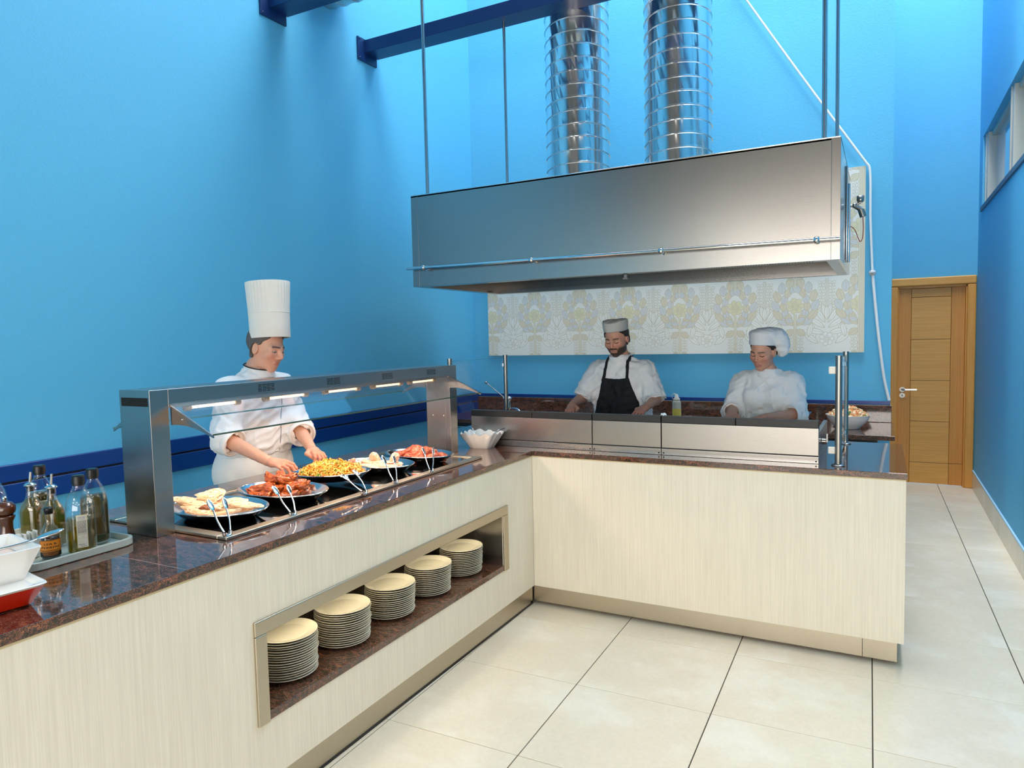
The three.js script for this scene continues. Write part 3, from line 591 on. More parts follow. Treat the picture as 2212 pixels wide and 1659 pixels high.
// ================================================================ condiments at the near end of the left wing
const oilMat = phys({ color: rgb(176, 160, 52), transmission: .85, roughness: .04, ior: 1.4, thickness: 0 });
const oilDark = phys({ color: rgb(112, 104, 26), transmission: .75, roughness: .04, ior: 1.4, thickness: 0 });
const clearGlass = phys({ color: 0xffffff, transmission: 1, roughness: .01, ior: 1.48, thickness: 0 });
function canvasTex(w, h, draw) { const c = document.createElement('canvas'); c.width = w; c.height = h; draw(c.getContext('2d'), w, h); const t = new THREE.CanvasTexture(c); t.colorSpace = THREE.SRGBColorSpace; t.anisotropy = 8; return t; }
const backLabel = canvasTex(220, 520, (c, w, h) => {
  c.fillStyle = '#b9b078'; c.fillRect(0, 0, w, h); c.fillStyle = '#e3e0d2'; c.fillRect(8, 8, w - 16, h - 16); c.fillStyle = '#4a4a48';
  let y = 24; const row = (ind, ht, col) => { c.fillStyle = col || '#55544f'; let x = 16 + ind; while (x < w - 22 - ind) { const l = 6 + (x * 37 + y * 11) % 26; c.fillRect(x, y, Math.min(l, w - 20 - ind - x), ht); x += l + 5; } y += ht + 5; };
  for (let k = 0; k < 5; k++) row(14, 4, '#44506e'); y += 6; row(20, 6); y += 8; row(6, 8, '#2c2c2c'); for (let k = 0; k < 17; k++) row(2 + (k % 3) * 3, 6, '#3c3a36'); y += 8; row(0, 4); c.strokeStyle = '#7a776c'; c.strokeRect(14, y, w - 28, 60);
  c.fillStyle = '#8a867a'; c.font = '18px sans-serif'; c.fillText('10/18', 90, y + 42); c.fillStyle = '#2a2a2a'; c.font = 'italic 34px serif'; c.fillText('Antonio', 20, h - 44); c.font = 'italic 30px serif'; c.fillText('Serrano', 70, h - 16);
  c.beginPath(); c.arc(178, h - 62, 9, 0, 7); c.stroke();
});
const frontLabel = canvasTex(256, 256, (c, w, h) => {
  c.fillStyle = '#e9e6da'; c.fillRect(0, 0, w, h); c.fillStyle = '#8d9a82'; c.fillRect(10, 12, w - 20, 92); c.fillStyle = '#5b6b58'; c.beginPath(); c.moveTo(10, 104); c.lineTo(70, 52); c.lineTo(120, 80); c.lineTo(180, 44); c.lineTo(246, 104); c.fill();
  c.fillStyle = '#6e6a60'; for (let k = 0; k < 5; k++) c.fillRect(40, 140 + k * 20, 176 - (k % 2) * 40, 7);
});
const sauceLabel = canvasTex(256, 300, (c, w, h) => {
  c.fillStyle = '#e88a1c'; c.fillRect(0, 0, w, h); c.strokeStyle = '#1a140c'; c.lineWidth = 6; c.strokeRect(8, 8, w - 16, 170); c.fillStyle = '#1a140c'; c.textAlign = 'center';
  c.font = 'bold 46px sans-serif'; c.fillText('LEA &', w / 2, 84); c.fillText('PERRINS', w / 2, 146); c.font = '20px sans-serif'; c.fillRect(20, 190, w - 40, 8); c.fillStyle = '#17100c'; c.fillRect(0, 210, w, 90); c.fillStyle = '#c8751c'; for (let k = 0; k < 3; k++) c.fillRect(40 + k * 8, 226 + k * 20, 176 - k * 16, 7);
});
const wrapLabel = (r, h, y, arc, mid, map) => { const g = new THREE.CylinderGeometry(r, r, h, 24, 1, true, mid - arc / 2, arc); g.translate(0, y, 0); return [g, std({ map, roughness: .55, side: THREE.DoubleSide })]; };
const capMat = std({ color: rgb(14, 14, 15), roughness: .35 });
const bottleGlass = std({ color: rgb(176, 196, 186), roughness: .05 });
// large oil bottle: clear glass, filled to a level, ribbed black cap
const OB = [[0, .003], [.036, .003], [.041, .007], [.0425, .014], [.0425, .135], [.041, .155], [.036, .175], [.028, .192], [.0205, .206], [.0165, .216], [.0158, .228], [.0158, .236]];
function oilBottle(pos, level, mat, label, deco, turn = 0) {
  const t = thing('oil_bottle', label, 'bottle', pos, turn, 'large oil bottles on the condiment tray');
  const outer = OB.concat([[.0138, .236], [.0138, .215], ...OB.slice(3, 9).reverse().map(([r, y]) => [r - .0024, y]), [.039, .0075], [0, .007]]);
  mesh('bottle_glass', lathe(outer, 44), clearGlass, t);
  const rAt = (y) => { for (let k = 1; k < OB.length; k++) if (y <= OB[k][1]) { const [r0, y0] = OB[k - 1], [r1, y1] = OB[k]; return mix(r0, r1, (y - y0) / (y1 - y0 || 1)); } return .0158; };
  const lp = [[0, .0085], [.0375, .0085]]; for (let k = 0; k <= 14; k++) { const y = mix(.012, level, k / 14); lp.push([rAt(y) - .0034, y]); } lp.push([0, level]);
  mesh('oil', lathe(lp, 40), mat, t);
  const rib = new THREE.CylinderGeometry(.0185, .0195, .021, 32).translate(0, .2385, 0), p = rib.attributes.position; for (let i = 0; i < p.count; i++) { const a = Math.atan2(p.getZ(i), p.getX(i)), r = 1 + .02 * Math.cos(a * 16); p.setX(i, p.getX(i) * r); p.setZ(i, p.getZ(i) * r); }
  mesh('cap', [rib, new THREE.CylinderGeometry(.0165, .0185, .004, 32).translate(0, .251, 0), new THREE.CylinderGeometry(.0172, .0172, .008, 32).translate(0, .224, 0)], capMat, t);
  if (deco) { const [g, m] = deco(); mesh('label', g, m, t); }
  return t;
}
const TY = YT + .0065;
const CA = Math.atan2(1.8105 + .45, 3.6577 - 2.36);
{ // serving tray with a raised rim
  const t = thing('condiment_tray', 'pale grey tray with raised rim holding the oil bottles', 'tray', [-.655, YT + .0005, 2.365]);
  const rrect = (hx, hz, r) => { const s = new THREE.Shape(); s.moveTo(-hx + r, -hz); s.lineTo(hx - r, -hz); s.quadraticCurveTo(hx, -hz, hx, -hz + r); s.lineTo(hx, hz - r); s.quadraticCurveTo(hx, hz, hx - r, hz); s.lineTo(-hx + r, hz); s.quadraticCurveTo(-hx, hz, -hx, hz - r); s.lineTo(-hx, -hz + r); s.quadraticCurveTo(-hx, -hz, -hx + r, -hz); return s; };
  const basePlate = new THREE.ExtrudeGeometry(rrect(.24, .162, .045), { depth: .005, bevelEnabled: false, curveSegments: 8 }).rotateX(-Math.PI / 2);
  const ring = rrect(.252, .174, .055); ring.holes.push(rrect(.244, .166, .048));
  const rim = new THREE.ExtrudeGeometry(ring, { depth: .02, bevelEnabled: true, bevelSize: .0015, bevelThickness: .0015, bevelSegments: 2, curveSegments: 8 }).rotateX(-Math.PI / 2).translate(0, .003, 0);
  mesh('tray_floor', basePlate, M.greyTray, t); mesh('tray_rim', rim, std({ color: rgb(196, 204, 194), roughness: .4 }), t);
}
oilBottle([-.447, TY, 2.352], .118, oilMat, 'half-full oil bottle with the printed text label, at the front of the tray', () => wrapLabel(.0431, .105, .080, .72, CA + .06, backLabel), 0);
oilBottle([-.520, TY, 2.262], .168, oilDark, 'nearly full dark oil bottle at the tray corner beside the gantry post', null);
oilBottle([-.775, TY, 2.292], .16, oilDark, 'oil bottle at the back of the tray behind the two pourers', () => wrapLabel(.0431, .07, .10, .9, CA, frontLabel), 0);
oilBottle([-.872, TY, 2.395], .05, oilMat, 'oil bottle cut off by the left edge of the picture', () => wrapLabel(.0431, .07, .06, .9, CA, frontLabel), 0);
// square pourer bottles with steel spouts
function pourer(pos, label) {
  const t = thing('pourer_bottle', label, 'bottle', pos, .5, 'pourer bottles on the condiment tray');
  const prof = [[0, .002], [.028, .002], [.031, .006], [.031, .115], [.027, .135], [.017, .155], [.013, .17], [.013, .195]];
  const sq = (g) => { const p = g.attributes.position; for (let i = 0; i < p.count; i++) { const x = p.getX(i), z = p.getZ(i), y = p.getY(i), r = Math.hypot(x, z); if (r < 1e-5) continue; const a = Math.atan2(z, x), k = mix(Math.pow(Math.pow(Math.abs(Math.cos(a)), 6) + Math.pow(Math.abs(Math.sin(a)), 6), -1 / 6), 1, sstep(.12, .16, y)); p.setX(i, x * k); p.setZ(i, z * k); } g.computeVertexNormals(); return g; };
  mesh('bottle_glass', sq(lathe(prof.concat([[.0112, .195], [.0112, .17], [.0148, .155], [.0245, .134], [.0285, .114], [.0285, .006], [0, .0055]]), 40)), clearGlass, t);
  mesh('oil', sq(lathe([[0, .0062], [.0275, .0062], [.0275, .11], [.0235, .132], [.0138, .154], [0, .155]], 36)), oilMat, t);
  mesh('stopper', lathe([[0, .178], [.0108, .178], [.0118, .196], [0, .197]], 20), capMat, t);
  mesh('spout', [lathe([[0, .196], [.018, .196], [.0185, .201], [.012, .206], [.005, .209], [0, .209]], 24), rod([0, .207, 0], [.004, .243, 0], .0046, 12, .0036)], M.chrome, t);
}
pourer([-.722, TY, 2.352], 'oil pourer with steel spout standing beside the pepper mill');
pourer([-.612, TY, 2.345], 'oil pourer with steel spout standing behind the orange-labelled sauce bottle');
{ // slim sauce bottle with an orange label
  const t = thing('sauce_bottle', 'slim dark sauce bottle with orange label and black collar', 'bottle', [-.475, TY, 2.432]);
  mesh('bottle_glass', lathe([[0, .002], [.026, .002], [.028, .006], [.028, .078], [.024, .094], [.014, .110], [.0105, .128], [.0105, .152], [.009, .152], [.009, .128], [.0118, .110], [.022, .092], [.0255, .077], [.0255, .006], [0, .005]], 36), clearGlass, t);
  mesh('sauce', lathe([[0, .0058], [.0248, .0058], [.0248, .07], [0, .072]], 30), std({ color: rgb(22, 12, 8), roughness: .1 }), t);
  mesh('cap', lathe([[0, .144], [.0125, .144], [.0125, .160], [.0105, .164], [0, .164]], 24), capMat, t);
  const [g, m] = wrapLabel(.0285, .052, .040, 2.6, CA, sauceLabel); mesh('label', g, m, t);
}
{ // pepper mill
  const t = thing('pepper_mill', 'turned dark wooden pepper mill with a steel knob', 'pepper mill', [-.805, TY, 2.392]);
  const wood = phys({ color: rgb(84, 42, 20), roughness: .22, clearcoat: .7, clearcoatRoughness: .08 });
  mesh('mill_body', lathe([[0, .0005], [.027, .0005], [.028, .006], [.024, .03], [.020, .055], [.021, .075], [.027, .088], [.028, .094], [.022, .098], [.0, .098]], 36), wood, t);
  mesh('mill_head', lathe([[0, .098], [.022, .099], [.028, .104], [.031, .115], [.030, .128], [.022, .139], [.010, .144], [0, .144]], 36), wood, t);
  mesh('knob', lathe([[0, .143], [.006, .143], [.006, .152], [.0075, .156], [.006, .161], [0, .162]], 18), M.chrome, t);
}
{ // white cup of paper sachets
  const t = thing('sachet_cup', 'small white cup packed with paper sachets behind the white bowl', 'cup', [-.560, TY, 2.452]);
  mesh('cup', lathe([[0, .0005], [.026, .0005], [.030, .004], [.034, .062], [.0325, .062], [.028, .006], [0, .005]], 32), M.whiteChina, t);
  for (let k = 0; k < 12; k++) { const s = bx(-.013, .013, .02, .075 + rr(0, .009), -.0008, .0008); s.rotateY(rr(-.25, .25)); s.rotateX(rr(-.16, .16)); s.translate(rr(-.012, .012), 0, -.02 + k * .0036); mesh('sachet', s, std({ color: rgb(228, 226, 218), roughness: .8 }), t); }
}
// square tapered dishes: outline drawn as rounded squares lofted between heights
function squareDish(rows, k = 5) { // rows: half-x, half-z, y
  const n = 64, pos = [], idx = [];
  rows.forEach(([a, b, y]) => { for (let i = 0; i < n; i++) { const t = i / n * 6.2832, c = Math.cos(t), s = Math.sin(t), q = Math.pow(Math.pow(Math.abs(c), 2 * k) + Math.pow(Math.abs(s), 2 * k), -1 / (2 * k)); pos.push(c * q * a, y, s * q * b); } });
  for (let j = 0; j < rows.length - 1; j++) for (let i = 0; i < n; i++) { const a = j * n + i, b = j * n + (i + 1) % n; idx.push(a, a + n, b, b, a + n, b + n); }
  const c0 = pos.length / 3; pos.push(0, rows[0][2], 0, 0, rows[rows.length - 1][2], 0); const e = (rows.length - 1) * n;
  for (let i = 0; i < n; i++) { idx.push(c0, i, (i + 1) % n, c0 + 1, e + (i + 1) % n, e + i); }
  const g = new THREE.BufferGeometry(); g.setAttribute('position', new THREE.Float32BufferAttribute(pos, 3)); g.setIndex(idx); return toCreasedNormals(g.toNonIndexed(), .6);
}
{
  const t = thing('red_dish', 'red square dish with a white inside under the white bowl', 'dish', [-.262, YT + .0005, 2.742], -.16);
  const dm = M.redEnamel.clone(); dm.side = THREE.DoubleSide;
  mesh('dish_body', squareDish([[.09, .075, 0], [.12, .095, .004], [.150, .117, .052]], 8), dm, t);
  const wm = M.whiteChina.clone(); wm.side = THREE.DoubleSide;
  mesh('white_lining', squareDish([[.150, .117, .0521], [.156, .123, .058], [.152, .119, .060], [.124, .098, .052], [.100, .08, .040]], 8), wm, t);
  const b = thing('square_bowl', 'white square flared bowl of pink sauce with a spoon', 'bowl', [-.287, YT + .0415, 2.710], -.16);
  mesh('bowl_shell', squareDish([[.072, .066, 0], [.078, .071, .003], [.118, .108, .098], [.113, .103, .099], [.072, .066, .02]], 10), wm, b);
  mesh('sauce', squareDish([[.094, .086, .066], [.09, .082, .0685], [.05, .045, .073], [.02, .02, .075]], 4), std({ color: rgb(236, 202, 186), roughness: .4 }), b);
  const sp = thing('sauce_spoon', 'steel spoon resting on the rim of the white square bowl', 'spoon', [-.292, YT + .0415, 2.714]);
  mesh('handle', tubeG([[-.01, .085, .04], [.05, .095, -.04], [.08, .104, -.09], [.092, .11, -.105]], .0035, 20, 8), M.chrome, sp);
  const s = new THREE.SphereGeometry(1, 18, 10); s.scale(.021, .006, .034); s.rotateX(.25); s.rotateY(-.55); s.translate(.102, .117, -.13); mesh('spoon_bowl', s, M.chrome, sp);
}
// ================================================================ things on the rear counter
const BY = .88;
{ // melamine bowl of salad
  const t = thing('salad_bowl', 'ribbed white bowl standing on the rear granite near the oak door', 'bowl', [1.60, BY + .0005, -1.88]);
  const prof = [[0, 0], [.075, 0], [.08, .004]]; for (let k = 0; k <= 10; k++) { const a = k / 10; prof.push([.08 + .062 * Math.sin(a * 1.5), .006 + .088 * a + (k % 2 ? .0008 : 0)]); } prof.push([.147, .097], [.147, .100], [.140, .098], [.12, .05], [.07, .008], [0, .008]);
  mesh('bowl_shell', lathe(prof, 48), M.whiteChina, t);
  const s = thing('pasta_salad', 'heap of orange and cream pasta salad in the ribbed bowl', 'food', [1.60, BY + .07, -1.88]); s.userData.kind = 'stuff';
  const bits = [[], [], []]; for (let k = 0; k < 380; k++) { const a = rr(0, 6.28), q = Math.sqrt(rnd()), x = Math.cos(a) * .128 * q, z = Math.sin(a) * .128 * q, y = .022 + .062 * (1 - q * q); const g = new THREE.IcosahedronGeometry(1, 1).toNonIndexed(); g.scale(rr(.007, .02), rr(.004, .007), rr(.005, .010)); g.rotateZ(rr(-.6, .6)); g.rotateY(rr(0, 6)); g.rotateX(rr(-.6, .6)); g.translate(x, y + rr(-.004, .006), z); bits[k % 9 === 0 ? 2 : k % 2].push(g); }
  mesh('pasta_core', new THREE.SphereGeometry(1, 24, 8, 0, 6.283, 0, 1.57).scale(.128, .075, .128), std({ color: rgb(226, 180, 130), roughness: .6 }), s);
  mesh('carrot_scraps', bits[0], std({ color: rgb(236, 158, 96), roughness: .5 }), s); mesh('pasta_scraps', bits[1], std({ color: rgb(244, 216, 178), roughness: .5 }), s); mesh('green_scraps', bits[2], std({ color: rgb(110, 146, 70), roughness: .5 }), s);
}
{ // steel food pan behind the cook
  const t = thing('steel_pan', 'steel food pan on the rear counter partly behind the cook in the puffy hat', 'pan', [1.235, BY + .0005, -1.86]);
  mesh('pan_walls', [bx(-.10, .10, 0, .003, -.13, .13), bx(-.10, -.097, 0, .1, -.13, .13), bx(.097, .10, 0, .1, -.13, .13), bx(-.1, .1, 0, .1, -.13, -.127), bx(-.1, .1, 0, .1, .127, .13), bx(.098, .118, .097, .1, -.145, .145), bx(-.118, -.098, .097, .1, -.145, .145), bx(-.1, .1, .097, .1, .128, .145), bx(-.1, .1, .097, .1, -.145, -.128)], M.steel, t);
  mesh('pan_filling', bx(-.096, .096, .06, .085, -.126, .126, .01), std({ color: rgb(208, 120, 110), roughness: .5 }), t);
}
{ // squeeze bottle on a white cutting board
  const b = thing('white_board', 'white board with crumpled cloth on the rear counter between the cooks', 'board', [.42, BY + .0005, -1.83]);
  mesh('board', bx(-.15, .16, 0, .03, -.13, .12, .004), M.plastic, b);
  const cg = new THREE.PlaneGeometry(.14, .12, 14, 12).rotateX(-Math.PI / 2), p = cg.attributes.position; for (let i = 0; i < p.count; i++) { const x = p.getX(i), z = p.getZ(i); p.setY(i, .036 + .05 * Math.max(0, imp.noise(x * 22, 1, z * 22)) + .05 * sstep(.02, -.07, x) * sstep(.05, -.02, Math.abs(z))); }
  cg.translate(-.09, 0, .02); cg.computeVertexNormals(); mesh('cloth', cg, std({ color: rgb(240, 240, 238), roughness: .9, side: THREE.DoubleSide }), b);
  const t = thing('squeeze_bottle', 'white squeeze bottle half full of yellow oil with flip nozzle', 'bottle', [.398, BY + .031, -1.76]);
  const milky = phys({ color: rgb(240, 240, 232), transmission: .5, roughness: .5, thickness: 0 });
  mesh('bottle_body', lathe([[0, .0005], [.031, .0005], [.033, .004], [.033, .135], [.030, .146], [.024, .152], [0, .153]], 36), milky, t);
  mesh('oil', lathe([[0, .003], [.0322, .003], [.0334, .006], [.0334, .09], [0, .09]], 32), phys({ color: rgb(236, 216, 90), transmission: .3, roughness: .4, thickness: 0 }), t);
  mesh('nozzle', [lathe([[0, .153], [.026, .153], [.026, .166], [.016, .178], [.010, .2], [0, .205]], 24), rod([0, .198, 0], [-.022, .206, 0], .005, 10), tubeG([[-.022, .206, 0], [-.036, .196, 0], [-.034, .172, 0], [-.026, .16, 0]], .0022, 14, 6)], M.plastic, t);
}
{ // pre-rinse tap by the sink in the corner
  const t = thing('sink_tap', 'chrome mixer tap with a long ball-ended lever in the rear corner', 'tap', [-1.20, BY + .0005, -1.98]);
  mesh('tap_column', [rod([0, 0, 0], [0, .13, 0], .02, 24), lathe([[0, .128], [.026, .128], [.027, .15], [.02, .165], [0, .17]], 24), rod([-.02, .145, 0], [-.055, .15, .005], .013, 16)], M.chrome, t);
  mesh('lever', rod([-.05, .155, 0], [-.225, .29, .02], .0045, 10), M.gun, t); mesh('lever_ball', ball(-.228, .293, .02, .014), M.gun, t);
  mesh('spout', tubeG([[.01, .05, 0], [.06, .06, .03], [.12, .055, .06], [.15, .035, .075]], .011, 24, 12), M.chrome, t);
}
{ // small things seen through the glass screen
  const t = thing('shallow_tray', 'shallow steel tray with yellow scraps on the rear counter corner', 'tray', [-1.05, BY + .0005, -1.72]);
  mesh('tray_sheet', [bx(-.2, .2, 0, .004, -.1, .1), bx(-.2, .2, .004, .03, -.1, -.097), bx(-.2, .2, .004, .03, .097, .1), bx(-.2, -.197, .004, .03, -.1, .1), bx(.197, .2, .004, .03, -.1, .1)], M.steel, t);
  mesh('yellow_scraps', lump(.1, .012, .05, .4, 90), std({ color: rgb(224, 180, 60), roughness: .5 }), t).position.set(0, .014, 0);
}
// ================================================================ patterned panel on the back wall
{
  const wx0 = -1.575, wx1 = 1.69, wy0 = 1.412, wy1 = 2.80, z0 = ZB + .001, z1 = ZB + .03, PW = 2048, PH = Math.round(2048 * (wy1 - wy0) / (wx1 - wx0));
  const map = canvasTex(PW, PH, (c) => {
    const s = PW / (wx1 - wx0); c.fillStyle = '#e9e8e0'; c.fillRect(0, 0, PW, PH);
    const LN = '#c9c0a6', BE = '#ddd3ba', GR = '#d5d6d4', YE = '#e0dab6', WH = '#eeede6';
    const leaf = (x, y, len, w, a, fill) => { c.save(); c.translate(x, y); c.rotate(a); c.beginPath(); c.moveTo(0, 0); c.bezierCurveTo(w, -len * .3, w * .9, -len * .75, 0, -len); c.bezierCurveTo(-w * .9, -len * .75, -w, -len * .3, 0, 0); if (fill) { c.fillStyle = fill; c.fill(); } c.strokeStyle = LN; c.lineWidth = 2.2; c.stroke(); c.beginPath(); c.moveTo(0, 0); c.quadraticCurveTo(w * .18, -len * .5, 0, -len * .9); c.lineWidth = 1.3; c.stroke(); c.restore(); };
    const rose = (x, y, r, fill) => { c.strokeStyle = LN; c.lineWidth = 1.8; for (let k = 0; k < 7; k++) { const a = k / 7 * 6.283; c.beginPath(); c.ellipse(x + Math.cos(a) * r * .62, y + Math.sin(a) * r * .62, r * .45, r * .36, a, 0, 6.284); c.fillStyle = fill; c.fill(); c.stroke(); } for (const q of [.52, .34, .17]) { c.beginPath(); c.ellipse(x, y, r * q, r * q * .85, q * 3, 0, 6.284); c.fillStyle = fill; c.fill(); c.stroke(); } };
    const col = .4556 * s, rowH = .577 * s, u = s * .01;           // u: one centimetre
    const sprig = (x, y, list, sd) => { for (const [dx, dy, len, w, a, f] of list) leaf(x + sd * dx * u, y + dy * u, len * u, w * u, sd * a, f); };
    for (let i = -1; i < 9; i++) for (let j = -1; j < 4; j++) {
      const x = .044 * s + i * col, y = PH - .363 * s - j * rowH, mx = x + col / 2, by = y + 25 * u;   // wreath centre; white spray between columns
      c.strokeStyle = LN; c.lineWidth = 1.6;
      c.fillStyle = '#e6dfca'; c.fillRect(x - 1.1 * u, y + 6 * u, 2.2 * u, 37 * u); for (const d of [-1.1, -.4, .4, 1.1]) { c.beginPath(); c.moveTo(x + d * u, y + 6 * u); c.lineTo(x + d * u, y + 43 * u); c.stroke(); }
      for (const d of [-1, -.33, .33, 1]) { c.beginPath(); c.moveTo(mx + d * u, by - 46 * u); c.lineTo(mx + d * u, by - 20 * u); c.stroke(); }
      for (let k = 0; k < 11; k++) for (const sd of [-1, 1]) for (const o of [0, 1]) { const w = (k + o) % 2; c.beginPath(); c.ellipse(mx + sd * (2.2 + o * 2.3 + w * .7) * u, by - (43 - k * 2.3) * u, (1.25 - .15 * w) * u, (.95 + .2 * w) * u, k * .7, 0, 6.284); c.stroke(); if (k < 8) { c.beginPath(); c.ellipse(x + sd * (2.4 + o * 2.2 + w * .6) * u, y + (19 + k * 2.4) * u, 1.15 * u, (.9 + .2 * w) * u, k * .9, 0, 6.284); c.stroke(); } }
      for (const sd of [-1, 1]) {
        sprig(mx, by, [[9, 2, 15, 3.2, .15, WH], [6, 4, 13, 3, .9, WH], [1.5, -4, 13, 2.8, 1.35, WH], [1.2, -8, 14, 2.6, .95, WH], [1, -12, 14, 2.4, .55, WH], [.6, -15, 12, 2.2, .2, WH], [12, -10, 13, 2.4, .45, WH], [13, -1, 11, 2.6, -.2, WH]], sd);
for (let k = 0; k < 6; k++) { const q = k / 5, an = 2.75 - q * 2.35, px = Math.sin(an) * 12.5, py = -Math.cos(an) * 15.5; leaf(x + sd * px * u, y + py * u, (10.5 - q * 1.5) * u, 3.9 * u, sd * (.95 - q * 1.15), k % 2 ? BE : GR); leaf(x + sd * px * .72 * u, y + (py * .8 + 1) * u, 8.5 * u, 3.4 * u, sd * (.35 - q * .95), k % 2 ? GR : BE); }
        sprig(x, y, [[1, 18, 8, 3.4, 2.2, BE], [1.5, 15, 10, 3.6, .62, BE], [1, 12, 7, 2.6, 1.2, GR]], sd);
      }
      leaf(mx, by - 14 * u, 11 * u, 2.4 * u, 0, WH); rose(mx, by + .5 * u, 5 * u, WH); rose(x, y - .5 * u, 6 * u, YE);
    }
    c.fillStyle = '#e0d9c4'; c.fillRect(PW - 26, 0, 26, PH); c.strokeStyle = LN; for (const d of [6, 13, 20]) { c.beginPath(); c.moveTo(PW - d, 0); c.lineTo(PW - d, PH); c.stroke(); }
  });
  const t = thing('patterned_panel', 'long cream wall panel papered with outlined leaves and roses', 'wall panel', [0, 0, 0]);
  mesh('board', bx(wx0, wx1, wy0, wy1, z0, z1 - .0012), std({ color: rgb(206, 202, 188), roughness: .7 }), t);
  const face = new THREE.PlaneGeometry(wx1 - wx0, wy1 - wy0); face.translate((wx0 + wx1) / 2, (wy0 + wy1) / 2, z1); mesh('paper_face', face, std({ map, roughness: .55 }), t);
}
// ================================================================ extraction hood
const HDX0 = -1.126, HDX1 = 1.611, HDY0 = 1.954, HDY1 = 2.586, HDZ1 = -.444, HDZ0 = -1.64;
{
  const t = thing('extraction_hood', 'large brushed steel extraction hood hanging above the grills', 'extraction hood');
  mesh('front_sheet', bx(HDX0 + .055, HDX1 - .045, HDY0, HDY1, HDZ1 - .012, HDZ1, .001), M.steel, t);
  mesh('corner_post', bx(HDX0, HDX0 + .0545, HDY0, HDY1, HDZ1 - .012, HDZ1, .001), M.steel, t);
  mesh('corner_post', bx(HDX1 - .0445, HDX1, HDY0, HDY1, HDZ1 - .012, HDZ1 + .001, .001), M.steel, t);
  mesh('back_sheet', bx(HDX0, HDX1, HDY0, HDY1, HDZ0, HDZ0 + .012), M.steel, t);
  mesh('side_sheet', bx(HDX0, HDX0 + .012, HDY0, HDY1, HDZ0 + .012, HDZ1 - .012), M.steel, t);
  const side = M.steel.clone(); side.roughness = .1; side.bumpScale = 0.00001;
  mesh('side_sheet', bx(HDX1 - .012, HDX1, HDY0, HDY1, HDZ0 + .012, HDZ1 - .012), side, t);
  mesh('top_sheet', bx(HDX0, HDX1, HDY1 - .012, HDY1 + .001, HDZ0, HDZ1, .001), M.steel, t);
  mesh('top_trim', bx(HDX0, HDX1, HDY1 - .003, HDY1 + .004, HDZ1 - .008, HDZ1 + .0025, .003), M.chrome, t);
  // inturned lower lips and the inner trough
  const lip = .07;
  mesh('lower_lip', bx(HDX0 + .012, HDX1 - .012, HDY0, HDY0 + .004, HDZ1 - lip, HDZ1 - .012), M.steel, t);
  mesh('lower_lip', bx(HDX0 + .012, HDX1 - .012, HDY0, HDY0 + .004, HDZ0 + .012, HDZ0 + lip), M.steel, t);
  mesh('lower_lip', bx(HDX0 + .012, HDX0 + lip, HDY0, HDY0 + .004, HDZ0 + lip, HDZ1 - lip), M.steel, t);
  mesh('lower_lip', bx(HDX1 - lip, HDX1 - .012, HDY0, HDY0 + .004, HDZ0 + lip, HDZ1 - lip), M.steel, t);
  mesh('trough_edge', [bx(HDX0 + lip, HDX1 - lip, HDY0, HDY0 + .03, HDZ1 - lip - .003, HDZ1 - lip), bx(HDX0 + lip, HDX1 - lip, HDY0, HDY0 + .03, HDZ0 + lip, HDZ0 + lip + .003)], M.steel, t);
  const pf = []; for (let k = 0; k < 118; k++) { const x = HDX0 + .9 + k * .0145; pf.push(bx(x, x + .008, HDY0 - .0006, HDY0 + .001, HDZ1 - .052, HDZ1 - .03)); } mesh('air_slots', pf, M.slot, t);
  const pb = []; for (let k = 0; k < 178; k++) { const x = HDX0 + .06 + k * .0145; pb.push(bx(x, x + .008, HDY0 - .0006, HDY0 + .001, HDZ0 + .022, HDZ0 + .042)); } mesh('air_slots', pb, M.slot, t);
  for (let k = 0; k < 5; k++) { // grease filters
    const f = new THREE.Group(); f.name = 'grease_filter'; t.add(f); const a = HDX0 + .09 + k * .515, b = a + .505, sl = [];
    mesh('filter_frame', [bx(a, b, .1, .12, -.28, -.26), bx(a, b, .1, .12, .26, .28), bx(a, a + .02, .1, .12, -.26, .26), bx(b - .02, b, .1, .12, -.26, .26)], M.darkSteel, f);
    for (let q = 0; q < 10; q++) { const x = a + .025 + q * .046; sl.push(bx(x, x + .032, .104, .116, -.26, .26)); } mesh('filter_slats', sl, M.darkSteel, f);
    f.position.set(0, HDY0 + .16, (HDZ0 + HDZ1) / 2); f.rotation.x = .35;
  }
  mesh('inner_ceiling', bx(HDX0 + .02, HDX1 - .02, HDY0 + .42, HDY0 + .43, HDZ0 + .02, HDZ1 - .02), M.darkSteel, t);
  const hk = mesh('drain_hook', [bx(.395, .415, HDY0 - .02, HDY0 + .03, HDZ1 - .1, HDZ1 - .085, .003), bx(.388, .422, HDY0 - .028, HDY0 - .018, HDZ1 - .11, HDZ1 - .08, .003)], M.darkSteel, t);
  // front rail in four ball holders
  const y = 2.068, z = HDZ1 + .046, rl = mesh('front_rail', rod([HDX0 - .015, y + .012, z], [HDX1 + .002, y - .010, z], .0115, 16), M.chrome, t);
  for (const x of [-1.004, -.172, .668, 1.50]) { const yy = y + .012 - (x - HDX0) / (HDX1 - HDX0) * .022; mesh('rail_holder', [ball(x, yy, z, .0185, 18, 12), rod([x, yy, z], [x, yy, HDZ1], .009), rod([x, yy, HDZ1], [x, yy, HDZ1 + .006], .02)], M.chrome, t); }
